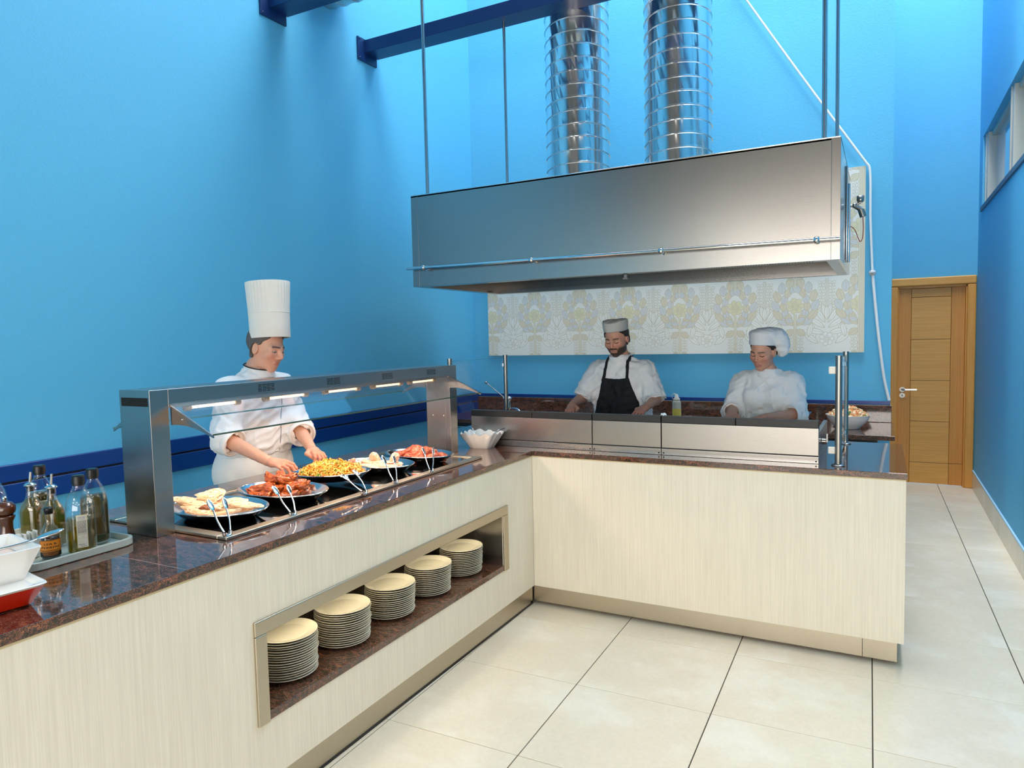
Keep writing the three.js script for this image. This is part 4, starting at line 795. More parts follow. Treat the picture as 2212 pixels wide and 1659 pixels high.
  // control lever and cable on the right end
  const v = mesh('damper_lever', [rod([HDX1, 2.375, -1.40], [HDX1 + .05, 2.375, -1.40], .009), rod([HDX1 + .03, 2.375, -1.40], [HDX1 + .075, 2.345, -1.40], .012, 12, .016), rod([HDX1 + .072, 2.345, -1.40], [HDX1 + .085, 2.30, -1.40], .02), ball(HDX1 + .035, 2.375, -1.40, .016), rod([HDX1 + .03, 2.375, -1.4], [HDX1 + .07, 2.392, -1.4], .007), lathe([[0, 0], [.016, 0], [.022, .012], [.022, .04], [0, .042]], 20).translate(HDX1 + .068, 2.392, -1.4)], M.gun, t);
  mesh('red_wire', tubeG([[HDX1 + .083, 2.3, -1.4], [HDX1 + .086, 2.22, -1.4], [HDX1 + .080, 2.16, -1.4], [HDX1 + .07, 2.143, -1.4], [HDX1 + .058, 2.165, -1.4], [HDX1 + .035, 2.225, -1.4], [HDX1 + .012, 2.245, -1.4], [HDX1, 2.24, -1.4]], .0028, 40, 6), std({ color: rgb(150, 52, 40), roughness: .5 }), v);
  mesh('conduit', rod([HDX1 + .006, 2.0, -1.02], [HDX1 + .006, 2.55, -1.02], .006), M.chrome, t); mesh('conduit', rod([HDX1 + .01, 2.0, -1.2], [HDX1 + .01, 2.48, -1.2], .008), M.chrome, t);
}
// spiral ducts rising from the hood
function spiralDuct(x, z, r, label) {
  const t = thing('spiral_duct', label, 'duct', [x, HDY1 + .0015, z]);
  const top = TOP - HDY1 - .002, prof = []; const n = Math.floor(top / .088);
  for (let k = 0; k < n; k++) { const y = k * .088; prof.push([r, y], [r, y + .074], [r + .0055, y + .0775], [r + .0065, y + .081], [r + .0055, y + .0845], [r, y + .088]); }
  const g = lathe(prof, 72), p = g.attributes.position;   // lean each seam a little so that it reads as a wound strip
  for (let i = 0; i < p.count; i++) { const a = Math.atan2(p.getZ(i), p.getX(i)); p.setY(i, Math.max(0, p.getY(i) + .018 * Math.sin(a + .6))); }
  g.computeVertexNormals(); mesh('duct_pipe', toCreasedNormals(g, .6), M.duct, t);
  mesh('collar', lathe([[r + .001, 0], [r + .02, 0], [r + .02, .006], [r + .001, .012]], 48), M.steel, t);
}
spiralDuct(-.125, -1.1, .222, 'ribbed spiral steel duct rising from the left half of the hood');
spiralDuct(.594, -1.1, .216, 'ribbed spiral steel duct rising from the right half of the hood');
{ // hanging rods
  const hang = (x, z, r, top, label) => { const t = thing('hanging_rod', label, 'rod', [x, HDY1 + .0015, z], 0, 'rods carrying the hood'); mesh('rod', rod([0, .004, 0], [0, top - HDY1, 0], r, 14), std({ color: new THREE.Color(.5, .52, .54), metalness: 1, roughness: .2 }), t); mesh('nut', rod([0, 0, 0], [0, .014, 0], r * 1.8, 6), M.gun, t); };
  hang(-1.06, -.56, .0125, TOP, 'thin steel rod at the front left corner of the hood');
  hang(-.555, -.82, .0105, 3.784, 'thin steel rod at the rear left ending at the blue beam');
  hang(1.523, -.56, .0135, TOP, 'dark steel rod at the front right corner of the hood');
  hang(1.572, -.82, .0105, TOP, 'thin steel rod at the rear right corner of the hood');
}
// ---------------------------------------------------------------- blue roof beams with wall plates, cross duct
{
  const beam = (z0, y0, label) => {
    const t = thing('roof_beam', label, 'beam', [XL, y0, z0]);
    mesh('beam_body', bx(.012, XR - XL, 0, .095, -.165, 0, .003), M.beam, t);
    mesh('wall_plate', bx(0.0005, .016, -.065, .105, -.15, .07, .002), M.beam, t);
    for (const y of [.09, -.05]) mesh('plate_bolt', ball(.017, y, .055, .008), M.beam, t);
  };
  beam(-.735, 3.785, 'dark blue roof beam fixed to the left wall behind the first spiral duct');
  beam(.215, 3.75, 'dark blue roof beam at the top edge of the left wall nearest the viewer');
  const t = thing('cross_duct', 'silver horizontal duct crossing between the two blue beams', 'duct', [0, 4.16, -.335]);
  const prof = []; for (let k = 0; k < 20; k++) { const y = k * .12; prof.push([.19, y], [.19, y + .1], [.196, y + .104], [.196, y + .116], [.19, y + .12]); }
  const g = lathe(prof, 40); g.rotateZ(-Math.PI / 2); g.rotateY(0); g.translate(XL + .002, 0, 0); mesh('duct_pipe', toCreasedNormals(g, .6), std({ color: new THREE.Color(.55, .57, .56), metalness: 1, roughness: .35 }), t);
}
{ // white cord running down beside the panel, with a knot
  const t = thing('hanging_cable', 'white cord slanting down the back wall and knotted beside the panel', 'cable');
  const z = ZB + .045;
  mesh('cable_run', [tubeG([[-.6, 6.53, z], [.25, 5.15, z], [.825, 4.21, z], [1.25, 3.52, z], [1.695, 2.815, z]], .008, 30, 8), tubeG([[1.695, 2.815, z], [1.712, 2.79, z], [1.725, 2.4, z], [1.742, 2.005, z]], .0085, 30, 8), tubeG([[1.742, 2.005, z], [1.765, 1.75, z], [1.797, 1.45, z], [1.83, 1.2, z - .012], [1.862, 1.05, ZB + .028]], .0105, 30, 8)], std({ color: rgb(236, 238, 240), roughness: .6 }), t);
  const kn = []; for (let k = 0; k < 5; k++) { const b = new THREE.TorusGeometry(.017, .007, 8, 16); b.rotateX(k * 1.3); b.rotateY(k * .9); b.translate(1.742, 2.004, z); kn.push(b); }
  mesh('knot', kn, std({ color: rgb(190, 192, 194), roughness: .5 }), t);
}
// ================================================================ people: distance fields meshed on a grid
function surfaceNets(f, lo, hi, h) {
  const n = [0, 1, 2].map(k => Math.ceil((hi[k] - lo[k]) / h) + 1), [nx, ny, nz] = n, val = new Float32Array(nx * ny * nz);
  for (let k = 0, q = 0; k < nz; k++) for (let j = 0; j < ny; j++) for (let i = 0; i < nx; i++, q++) val[q] = f(lo[0] + i * h, lo[1] + j * h, lo[2] + k * h);
  const sx = 1, sy = nx, sz = nx * ny, vid = new Int32Array(val.length).fill(-1), pos = [], idx = [];
  const off = [0, sx, sy, sx + sy, sz, sz + sx, sz + sy, sz + sx + sy], edges = [[0, 1], [2, 3], [4, 5], [6, 7], [0, 2], [1, 3], [4, 6], [5, 7], [0, 4], [1, 5], [2, 6], [3, 7]];
  for (let k = 0; k < nz - 1; k++) for (let j = 0; j < ny - 1; j++) for (let i = 0; i < nx - 1; i++) {
    const b = i + j * sy + k * sz; let m = 0; for (let c = 0; c < 8; c++) if (val[b + off[c]] < 0) m |= 1 << c;
    if (m === 0 || m === 255) continue;
    let x = 0, y = 0, z = 0, e = 0;
    for (const [a, c] of edges) { const va = val[b + off[a]], vc = val[b + off[c]]; if ((va < 0) === (vc < 0)) continue; const t = va / (va - vc); x += mix(a & 1, c & 1, t); y += mix(a >> 1 & 1, c >> 1 & 1, t); z += mix(a >> 2 & 1, c >> 2 & 1, t); e++; }
    vid[b] = pos.length / 3; pos.push(lo[0] + (i + x / e) * h, lo[1] + (j + y / e) * h, lo[2] + (k + z / e) * h);
  }
  const quad = (a, b, c, d, fl) => { if (a < 0 || b < 0 || c < 0 || d < 0) return; if (fl) idx.push(a, c, b, a, d, c); else idx.push(a, b, c, a, c, d); };
  for (let k = 1; k < nz - 1; k++) for (let j = 1; j < ny - 1; j++) for (let i = 1; i < nx - 1; i++) {
    const b = i + j * sy + k * sz, s = val[b] < 0;
    if (s !== (val[b + sx] < 0)) quad(vid[b - sy - sz], vid[b - sz], vid[b], vid[b - sy], !s);
    if (s !== (val[b + sy] < 0)) quad(vid[b - sx - sz], vid[b - sx], vid[b], vid[b - sz], !s);
    if (s !== (val[b + sz] < 0)) quad(vid[b - sx - sy], vid[b - sy], vid[b], vid[b - sx], !s);
  }
  const g = new THREE.BufferGeometry(); g.setAttribute('position', new THREE.Float32BufferAttribute(pos, 3)); g.setIndex(idx); g.computeVertexNormals(); return g;
}
const smin = (a, b, k) => { const h = Math.max(k - Math.abs(a - b), 0) / k; return Math.min(a, b) - h * h * k * .25; };
const smax = (a, b, k) => -smin(-a, -b, k);
const cap = (x, y, z, a, b, r1, r2) => { const bx_ = b[0] - a[0], by = b[1] - a[1], bz = b[2] - a[2], t = clamp(((x - a[0]) * bx_ + (y - a[1]) * by + (z - a[2]) * bz) / (bx_ * bx_ + by * by + bz * bz + 1e-12)); return Math.hypot(x - a[0] - bx_ * t, y - a[1] - by * t, z - a[2] - bz * t) - mix(r1, r2, t); };
const ell = (x, y, z, c, r) => { const a = (x - c[0]) / r[0], b = (y - c[1]) / r[1], d = (z - c[2]) / r[2], k0 = Math.hypot(a, b, d), k1 = Math.hypot(a / r[0], b / r[1], d / r[2]); return k0 * (k0 - 1) / (k1 + 1e-9); };
const lerp3 = (a, b, t) => [0, 1, 2].map(k => mix(a[k], b[k], t));
// --- head, origin at its middle, looking along +z
function headField(o) {
  const w = o.wide ?? 1, fem = o.fem ?? 0;
  return (x, y, z) => {
    const X = Math.abs(x);
    let d = ell(x, y, z, [0, .036, -.016], [.076 * w, .086, .097]);
    d = smin(d, ell(x, y, z, [0, -.040, .028], [.058 * w, .072, .060]), .045);
    d = smin(d, ell(x, y, z, [0, -.058, .010], [.057 * w * (fem ? .93 : 1.03), .045, .055]), .03);           // jaw
    d = smin(d, ell(x, y, z, [0, -.098, .062], [.020, .015, .016]), .03);                                     // chin
    d = smin(d, ell(X, y, z, [.042 * w, -.022, .058], [.022, .018, .020]), .03);                              // cheekbone
    d = smin(d, cap(X, y, z, [.010, .020, .083], [.044, .018, .066], .011 - fem * .002, .009), .018);         // brow
    d = smax(d, -ell(X, y, z, [.031, .002, .098], [.016, .011, .019]), .014);                                 // eye socket
    d = smin(d, ell(X, y, z, [.031, .001, .0735], [.0145, .0115, .0125]), .004);                              // lidded eye
    d = smin(d, cap(x, y, z, [0, .012, .086], [0, -.026, .106 - fem * .003], .0075, .0105 - fem * .001), .012); // nose
    d = smin(d, ell(X, y, z, [.0105, -.034, .094], [.0095, .0075, .011]), .008);
    d = smin(d, ell(x, y, z, [0, -.060, .084], [.023, .0048 + fem * .0006, .0095]), .007);                      // lips
    d = smin(d, ell(x, y, z, [0, -.071, .082], [.019, .0052 + fem * .0008, .0095]), .006);
    d = smax(d, -ell(x, y, z, [0, -.0655, .099], [.024, .0016, .010]), .003);
    let ear = ell(X, y, z, [.078 * w, -.006, -.008], [.009, .031, .019]); ear = smax(ear, -ell(X, y, z, [.088 * w, -.002, -.003], [.008, .018, .010]), .006);
    d = smin(d, ear, .008);
    d = smin(d, cap(x, y, z, [0, -.07, -.022], [0, -.20, -.055], .050 - fem * .008, .058 - fem * .010), .03);  // neck
    return d;
  };
}
// --- hand, origin at the wrist, fingers along +z, back of the hand up, thumb towards +x when side = 1
function handField(side, curl, spread, thumbIn) {
  const seg = [];
  const fingers = [[.030, .090, .036, 1.0], [.010, .096, .041, .94], [-.010, .092, .038, .9], [-.029, .083, .030, .8]];
  fingers.forEach(([fx, fz, l, k], i) => {
    let p = [fx * side, .002, fz - .012], a = .10 + curl * .25, yaw = (1.5 - i) * .07 * spread * side; const ls = [l, l * .68, l * .55], rs = [.0092 * k + .0004, .0086 * k, .0078 * k, .0068 * k];
    for (let s = 0; s < 3; s++) { const q = [p[0] + Math.sin(yaw) * ls[s] * Math.cos(a), p[1] - Math.sin(a) * ls[s], p[2] + Math.cos(a) * ls[s]]; seg.push([p, q, rs[s], rs[s + 1]]); p = q; a += curl * (s ? .55 : .85) * (1 + i * .08); }
  });
  const th = [[.026 * side, -.004, .018], [.050 * side, -.012, .046], [(.056 - thumbIn * .022) * side, -.020, .078], [(.050 - thumbIn * .040) * side, -.026 - .006 * thumbIn, .104]];
  const tseg = [[th[0], th[1], .0135, .0115], [th[1], th[2], .0110, .0095], [th[2], th[3], .0095, .0078]];
  return (x, y, z) => {
    let d = cap(x, y, z, [0, 0, -.008], [0, 0, .014], .0232, .0232);
    d = smin(d, cap(x, y * 1.15, z, [.016 * side, 0, .030], [.022 * side, .001, .078], .0155, .0125), .02);
    d = smin(d, cap(x, y * 1.15, z, [-.012 * side, 0, .026], [-.021 * side, 0, .074], .0165, .0122), .02);
    d = smin(d, cap(x, y * 1.15, z, [0, .001, .03], [0, .003, .082], .0155, .0125), .018);
    for (const s of seg) d = smin(d, cap(x, y, z, ...s), .0045);
    let t = 9; for (const s of tseg) t = smin(t, cap(x, y, z, ...s), .005);
    return smin(d, t, .012);
  };
}
function frame(origin, fwd, up) { const f = V(...fwd).normalize(), u0 = V(...up), s = u0.clone().cross(f).normalize(), u = f.clone().cross(s); return new THREE.Matrix4().makeBasis(s, u, f).setPosition(...origin); }
const applyTo = (g, m) => { g.applyMatrix4(m); return g; };
const fieldIn = (f, m) => { const e = m.clone().invert().elements; return (x, y, z) => f(e[0] * x + e[4] * y + e[8] * z + e[12], e[1] * x + e[5] * y + e[9] * z + e[13], e[2] * x + e[6] * y + e[10] * z + e[14]); };
function paint(g, fn) { const p = g.attributes.position, c = new Float32Array(p.count * 3), col = new THREE.Color(); for (let i = 0; i < p.count; i++) { const q = fn(p.getX(i), p.getY(i), p.getZ(i)); col.setRGB(q[0] / 255, q[1] / 255, q[2] / 255, THREE.SRGBColorSpace); c[i * 3] = col.r; c[i * 3 + 1] = col.g; c[i * 3 + 2] = col.b; } g.setAttribute('color', new THREE.BufferAttribute(c, 3)); return g; }
const mix3 = (a, b, t) => a.map((v, k) => mix(v, b[k], t));
const skinMerge = (list) => mergeGeometries(list.map(g => { const n = g.index ? g.toNonIndexed() : g; n.deleteAttribute('uv'); return n; }));

function person(o) {
  const root = thing('person', o.label, 'person', o.pos, o.turn), J = o.joints, gth = o.girth ?? 1, skin = o.skin;
  const headM = new THREE.Matrix4().makeRotationFromEuler(new THREE.Euler(o.headPitch, o.headYaw, o.headRoll ?? 0, 'YXZ')).setPosition(...J.head); headM.scale(V(o.headScale ?? 1, o.headScale ?? 1, o.headScale ?? 1));
  const hf = headField(o);
  // ---- torso and limbs
  const torso = (x, y, z) => {
    let d = cap(x, y, z, [-.075 * gth, J.chest[1], J.chest[2]], [.075 * gth, J.chest[1], J.chest[2]], .112 * gth, .112 * gth);
    d = smin(d, cap(x, y, z, [-.06 * gth, J.waist[1], J.waist[2]], [.06 * gth, J.waist[1], J.waist[2]], .108 * gth, .108 * gth), .08);
    d = smin(d, cap(x, y, z, [-.075 * gth, J.hip[1], J.hip[2]], [.075 * gth, J.hip[1], J.hip[2]], .112 * gth, .112 * gth), .08);
    d = smin(d, cap(x, y, z, lerp3(J.shR, J.shL, .08), lerp3(J.shR, J.shL, .92), .054, .054), .07);
    d = smin(d, cap(x, y, z, [J.neck[0], J.neck[1] - .05, J.neck[2] - .01], J.neck, .075, .05), .05);
    if (o.fem) for (const s of [-1, 1]) d = smin(d, ell(x, y, z, [s * .065, J.chest[1] + .005, J.chest[2] + .085], [.06, .06, .05]), .04);
    return d;
  };
  const armR = (x, y, z, e) => smin(cap(x, y, z, J.shR, J.elR, .046 + e, .038 + e), cap(x, y, z, J.elR, J.wrR, .040 + e, .0255 + e), .02);
  const armL = (x, y, z, e) => smin(cap(x, y, z, J.shL, J.elL, .046 + e, .038 + e), cap(x, y, z, J.elL, J.wrL, .040 + e, .0255 + e), .02);
  const legs = (x, y, z, e) => { const hy = J.hip[1] - .06; let d = 9; for (const s of [-1, 1]) { const k = [s * .095, .48, .02], a = [s * .10, .09, -.01]; d = Math.min(d, smin(cap(x, y, z, [s * .085, hy, J.hip[2]], k, .082 + e, .058 + e), cap(x, y, z, k, a, .056 + e, .042 + e), .02)); } return d; };
  const feet = (x, y, z) => { let d = 9; for (const s of [-1, 1]) d = Math.min(d, cap(x, y, z, [s * .10, .045, -.03], [s * .115, .035, .12], .044, .034)); return d; };
  const neckTo = headM.elements, nk = [0, -.12, -.03], nkW = V(...nk).applyMatrix4(headM);
  const bodyF = (x, y, z) => { let d = smin(torso(x, y, z), smin(armR(x, y, z, 0), armL(x, y, z, 0), .001), .03); d = smin(d, legs(x, y, z, 0), .04); d = Math.min(d, feet(x, y, z) + .006); return smin(d, cap(x, y, z, J.neck, [nkW.x, nkW.y, nkW.z], .054 - (o.fem ? .008 : 0), .050 - (o.fem ? .008 : 0)), .03); };
  const flat = (g) => paint(g, () => skin);
  const ext = .62;
  const body = flat(surfaceNets(bodyF, [-ext, -.012, -.32], [ext, J.neck[1] + .12, .62], .013));
  // ---- head with painted brows, lashes, lips and stubble
  const head = surfaceNets(hf, [-.105, -.215, -.13], [.105, .135, .13], .0028);
  const noise = (x, y, z, s) => imp.noise(x * s + 5, y * s + 9, z * s + 2);
  paint(head, (x, y, z) => {
    const X = Math.abs(x); let c = skin.slice(); const n = noise(x, y, z, 60) * 5; c = c.map(v => v + n);
    const red = Math.exp(-((X - .042) ** 2 + (y + .03) ** 2) / .0006) * .35 + Math.exp(-(X * X + (y + .03) ** 2) / .0002) * .3; c = mix3(c, o.blush, clamp(red));
    if (z > .03) {
      const lipT = sstep(.024, .018, X) * sstep(-.079, -.074, y) * sstep(-.053, -.057, y) * (z > .07 ? 1 : 0); c = mix3(c, o.lip, lipT * .38);
      const by = .0235 + .0016 * Math.sin(clamp((X - .010) / .036) * 3.1) - .05 * Math.max(0, X - .036), bw = o.fem ? .0022 : .0034; const brow = sstep(bw + .0025, bw, Math.abs(y - by)) * sstep(.009, .014, X) * sstep(.053, .046, X); c = mix3(c, o.hair, brow * .68);
      const ly = o.lid - .0035 * Math.pow((X - .031) / .015, 2) * -1; const lash = sstep(.0036, .0018, Math.abs(y - ly)) * sstep(.0155, .013, Math.abs(X - .031)); c = mix3(c, [34, 24, 20], lash * .95);
      if (o.iris) { const ir = sstep(.0045, .003, Math.hypot(X - .033, (y - o.lid - .0045) * 1.1)); c = mix3(c, [48, 40, 38], ir); const wh = sstep(.0045, .003, Math.abs(y - o.lid - .004)) * sstep(.013, .011, Math.abs(X - .031)) * (1 - ir); c = mix3(c, [206, 198, 190], wh * .8); }
      const nos = Math.exp(-((X - .009) ** 2 + (y + .0405) ** 2) / .000012); c = mix3(c, [70, 36, 30], clamp(nos) * .8);
    }
    if (o.beard) {
      const jaw = sstep(-.030, -.052, y + (z < .03 ? (.03 - z) * -.35 : 0) + .0) * sstep(-.03, .005, z) * sstep(-.135, -.12, y), mouth = sstep(.026, .021, X) * sstep(-.079, -.076, y) * sstep(-.053, -.056, y), must = sstep(.033, .027, X) * sstep(-.060, -.055, y) * sstep(-.040, -.046, y) * (z > .06 ? 1 : 0);
      const cheek = sstep(.0, .018, X - .012 + (y + .075) * -.55);
      const b = Math.max(jaw * (y < -.078 ? 1 : cheek), must) * (1 - mouth) * (.82 + .3 * noise(x, y, z, 240)); c = mix3(c, mix3(o.hair, [120, 112, 108], sstep(-.085, -.105, y) * .35), clamp(b * o.beard));
    }
    return c;
  });
  applyTo(head, headM);
  // ---- hands
  const hands = ['R', 'L'].map(s => { const h = o['hand' + s], f = handField(s === 'R' ? (h.flip ? -1 : 1) : (h.flip ? 1 : -1), h.curl, h.spread ?? 1, h.thumb ?? .4), g = surfaceNets(f, [-.085, -.095, -.055], [.085, .04, .215], .003); paint(g, (x, y, z) => mix3(skin, o.blush, .18 + .25 * sstep(.06, .10, z) + .1 * noise(x, y, z, 90))); return applyTo(g, frame(J['wr' + s], h.dir, h.up)); });
  mesh('body', skinMerge([body, head, ...hands]), M.skin, root);
  // ---- hair: a shell over the skull, open at the face
  const hairRough = (x, y, z) => .0022 * imp.noise(x * 160, y * 60, z * 160) + .0012 * imp.noise(x * 420, y * 160, z * 420);
  const hair = surfaceNets((x, y, z) => { const X = Math.abs(x); let s = hf(x, y, z) - o.hairThick - hairRough(x, y, z); const front = z - (.048 + .6 * (y - .03) - (X > .06 ? 0 : 0)); const region = Math.max(z - (y > .03 ? mix(.022, .052, sstep(.03, .07, y)) : mix(-.024, .022, sstep(-.008, .03, y))), (o.hairLow ?? -.055) - y + .5 * Math.max(0, z + .035), y - (o.hairTop ?? .2)); const earCut = ell(X, y, z, [.08, -.006, -.006], [.028, .034, .022]); return Math.max(s, region, -earCut); }, [-.11, -.13, -.14], [.11, .15, .12], .0034);
  paint(hair, (x, y, z) => mix3(o.hair, o.hairGrey, clamp(.5 + .5 * noise(x, y, z, 260) + .4 * (o.grey ?? 0)) * (o.grey ?? 0)));
  mesh('hair', skinMerge([applyTo(hair, headM)]), std({ vertexColors: true, roughness: .7 }), root);
  // ---- jacket
  const fold = (x, y, z) => { const w = imp.noise(x * 7 + (o.foldSeed ?? 0), y * 5, z * 7), q = imp.noise(x * 16 + y * 9 + w * 1.5, y * 7 - x * 7, z * 14 + (o.foldSeed ?? 0)); const r2 = imp.noise(x * 9 - y * 15 + w, y * 4 + 7, z * 9 + (o.foldSeed ?? 0) * 2); return .007 * w + .008 * (1 - Math.abs(q) * 2.6) + .006 * (1 - Math.abs(r2) * 3); };
  const ez = o.ease ?? .014;
  const sleeve = (x, y, z, sh, el, wr, t) => { const cut = lerp3(el, wr, t), dir = V(wr[0] - el[0], wr[1] - el[1], wr[2] - el[2]).normalize(); let d = smin(cap(x, y, z, sh, el, .056 + ez, .050 + ez), cap(x, y, z, el, lerp3(el, wr, Math.max(t, .05) + .1), .050 + ez, .046 + ez), .02); const pl = (x - cut[0]) * dir.x + (y - cut[1]) * dir.y + (z - cut[2]) * dir.z; const fore = .012 - cap(x, y, z, el, wr, .040, .0255); if (t < .02) { const d2 = V(el[0] - sh[0], el[1] - sh[1], el[2] - sh[2]).normalize(), c2 = lerp3(sh, el, 1 + t), p2 = (x - c2[0]) * d2.x + (y - c2[1]) * d2.y + (z - c2[2]) * d2.z; return Math.max(d, p2, p2 > -.035 ? .012 - Math.min(cap(x, y, z, sh, el, .046, .038), cap(x, y, z, el, wr, .040, .0255)) : -1); } return Math.max(d, pl, pl > -.035 ? fore : -1); };
  const jacketF = (x, y, z) => {
    const f = fold(x, y, z);
    let a = smin(sleeve(x, y, z, J.shR, J.elR, J.wrR, o.sleeveR), sleeve(x, y, z, J.shL, J.elL, J.wrL, o.sleeveL), .001);
    let d = smin(torso(x, y, z) - ez, a, .045) - f;
    d = Math.max(d, o.hem - y, y - (J.neck[1] - .002));
    return d;
  };
  const jk = surfaceNets(jacketF, [-ext, o.hem - .02, -.30], [ext, J.neck[1] + .04, .50], .0085);
  mesh('jacket', uvm(jk), M.jacket, root);
  // stand collar following the neck, lapped at the front
  const cn = J.neck, col = []; const cr = o.collar ?? .079, seg = 30;
  const cpos = [], cidx = []; for (let i = 0; i <= seg; i++) { const a = -Math.PI * 1.02 + 2.04 * Math.PI * i / seg, lap = i / seg; const sx = Math.sin(a), cz = Math.cos(a), dip = .5 + .5 * cz; [[0, 1], [1, 1.0], [1, .93], [0, .93]].forEach(([h, k]) => { const r = cr * k * (1 + .06 * (lap - .5)); cpos.push(cn[0] + sx * r * (1 - .05 * h), cn[1] - .028 - dip * .026 + h * (.046 - dip * .012), cn[2] + .006 + cz * r * (1.02 - .05 * h) + dip * .012); }); }
  for (let i = 0; i < seg; i++) for (let j = 0; j < 4; j++) { const a = i * 4 + j, b = i * 4 + (j + 1) % 4; cidx.push(a, b, a + 4, b, b + 4, a + 4); } cidx.push(0, 2, 1, 0, 3, 2, seg * 4, seg * 4 + 1, seg * 4 + 2, seg * 4, seg * 4 + 2, seg * 4 + 3);
  const cg = new THREE.BufferGeometry(); cg.setAttribute('position', new THREE.Float32BufferAttribute(cpos, 3)); cg.setIndex(cidx); const cm = M.jacket.clone(); cm.side = THREE.DoubleSide; mesh('collar', uvm(toCreasedNormals(cg, .8)), cm, root);
  if (o.piping) { const pts = []; for (let i = 0; i <= seg; i++) pts.push(V(cn[0] + (cpos[i * 12 + 3] - cn[0]) * 1.0, cpos[i * 12 + 4] + .0025, cn[2] + (cpos[i * 12 + 5] - cn[2]) * 1.0)); mesh('collar_piping', new THREE.TubeGeometry(new THREE.CatmullRomCurve3(pts), 60, .0034, 6), M.piping, root); }
  // front line of the jacket: points found on its surface
  const surfZ = (x, y, from = .45) => { let z = from; for (let k = 0; k < 80; k++) { const d = jacketF(x, y, z); if (d < .0006) break; z -= Math.max(d * .7, .0008); if (z < -.2) break; } return z; };
  const line = (pts, r, m, name) => mesh(name, new THREE.TubeGeometry(new THREE.CatmullRomCurve3(pts.map(([x, y]) => V(x, y, surfZ(x, y) + r * .4))), 40, r, 6), m, root);
  if (o.placket) line(o.placket, o.placketR ?? .0022, o.placketMat ?? M.jacket, 'placket_edge');
  // rolled cuffs
  for (const s of ['R', 'L']) { const t = o['sleeve' + s], el = J['el' + s], wr = J['wr' + s], sh = J['sh' + s]; const c = t < .02 ? lerp3(sh, el, 1 + t) : lerp3(el, wr, t), dv = t < .02 ? V(el[0] - sh[0], el[1] - sh[1], el[2] - sh[2]) : V(wr[0] - el[0], wr[1] - el[1], wr[2] - el[2]); const g = new THREE.TorusGeometry(.050 + ez, .0085, 10, 40); g.scale(1, 1, 2.2); g.applyQuaternion(new THREE.Quaternion().setFromUnitVectors(V(0, 0, 1), dv.normalize())); g.translate(...c); mesh('cuff', uvm(g), M.jacket, root); }
  // trousers and shoes
  const tr = surfaceNets((x, y, z) => Math.max(smin(torso(x, y, z) - .006, legs(x, y, z, .016), .05), y - J.hip[1] - .04, .085 - y), [-.3, .06, -.25], [.3, J.hip[1] + .08, .28], .018); mesh('trousers', tr, M.trousers, root);
  for (const s of [-1, 1]) mesh('shoe', surfaceNets((x, y, z) => Math.max(feet(x, y, z) - .004, .0015 - y), s < 0 ? [-.2, -.02, -.12] : [.002, -.02, -.12], s < 0 ? [-.002, .13, .22] : [.22, .13, .22], .012), M.shoe, root);
  if (o.extra) o.extra(root, { torso, jacketF, legs, headM, J, surfZ, hf });
  return root;
}
const SKIN1 = [222, 168, 142], SKIN2 = [206, 152, 128], SKIN3 = [214, 158, 132];
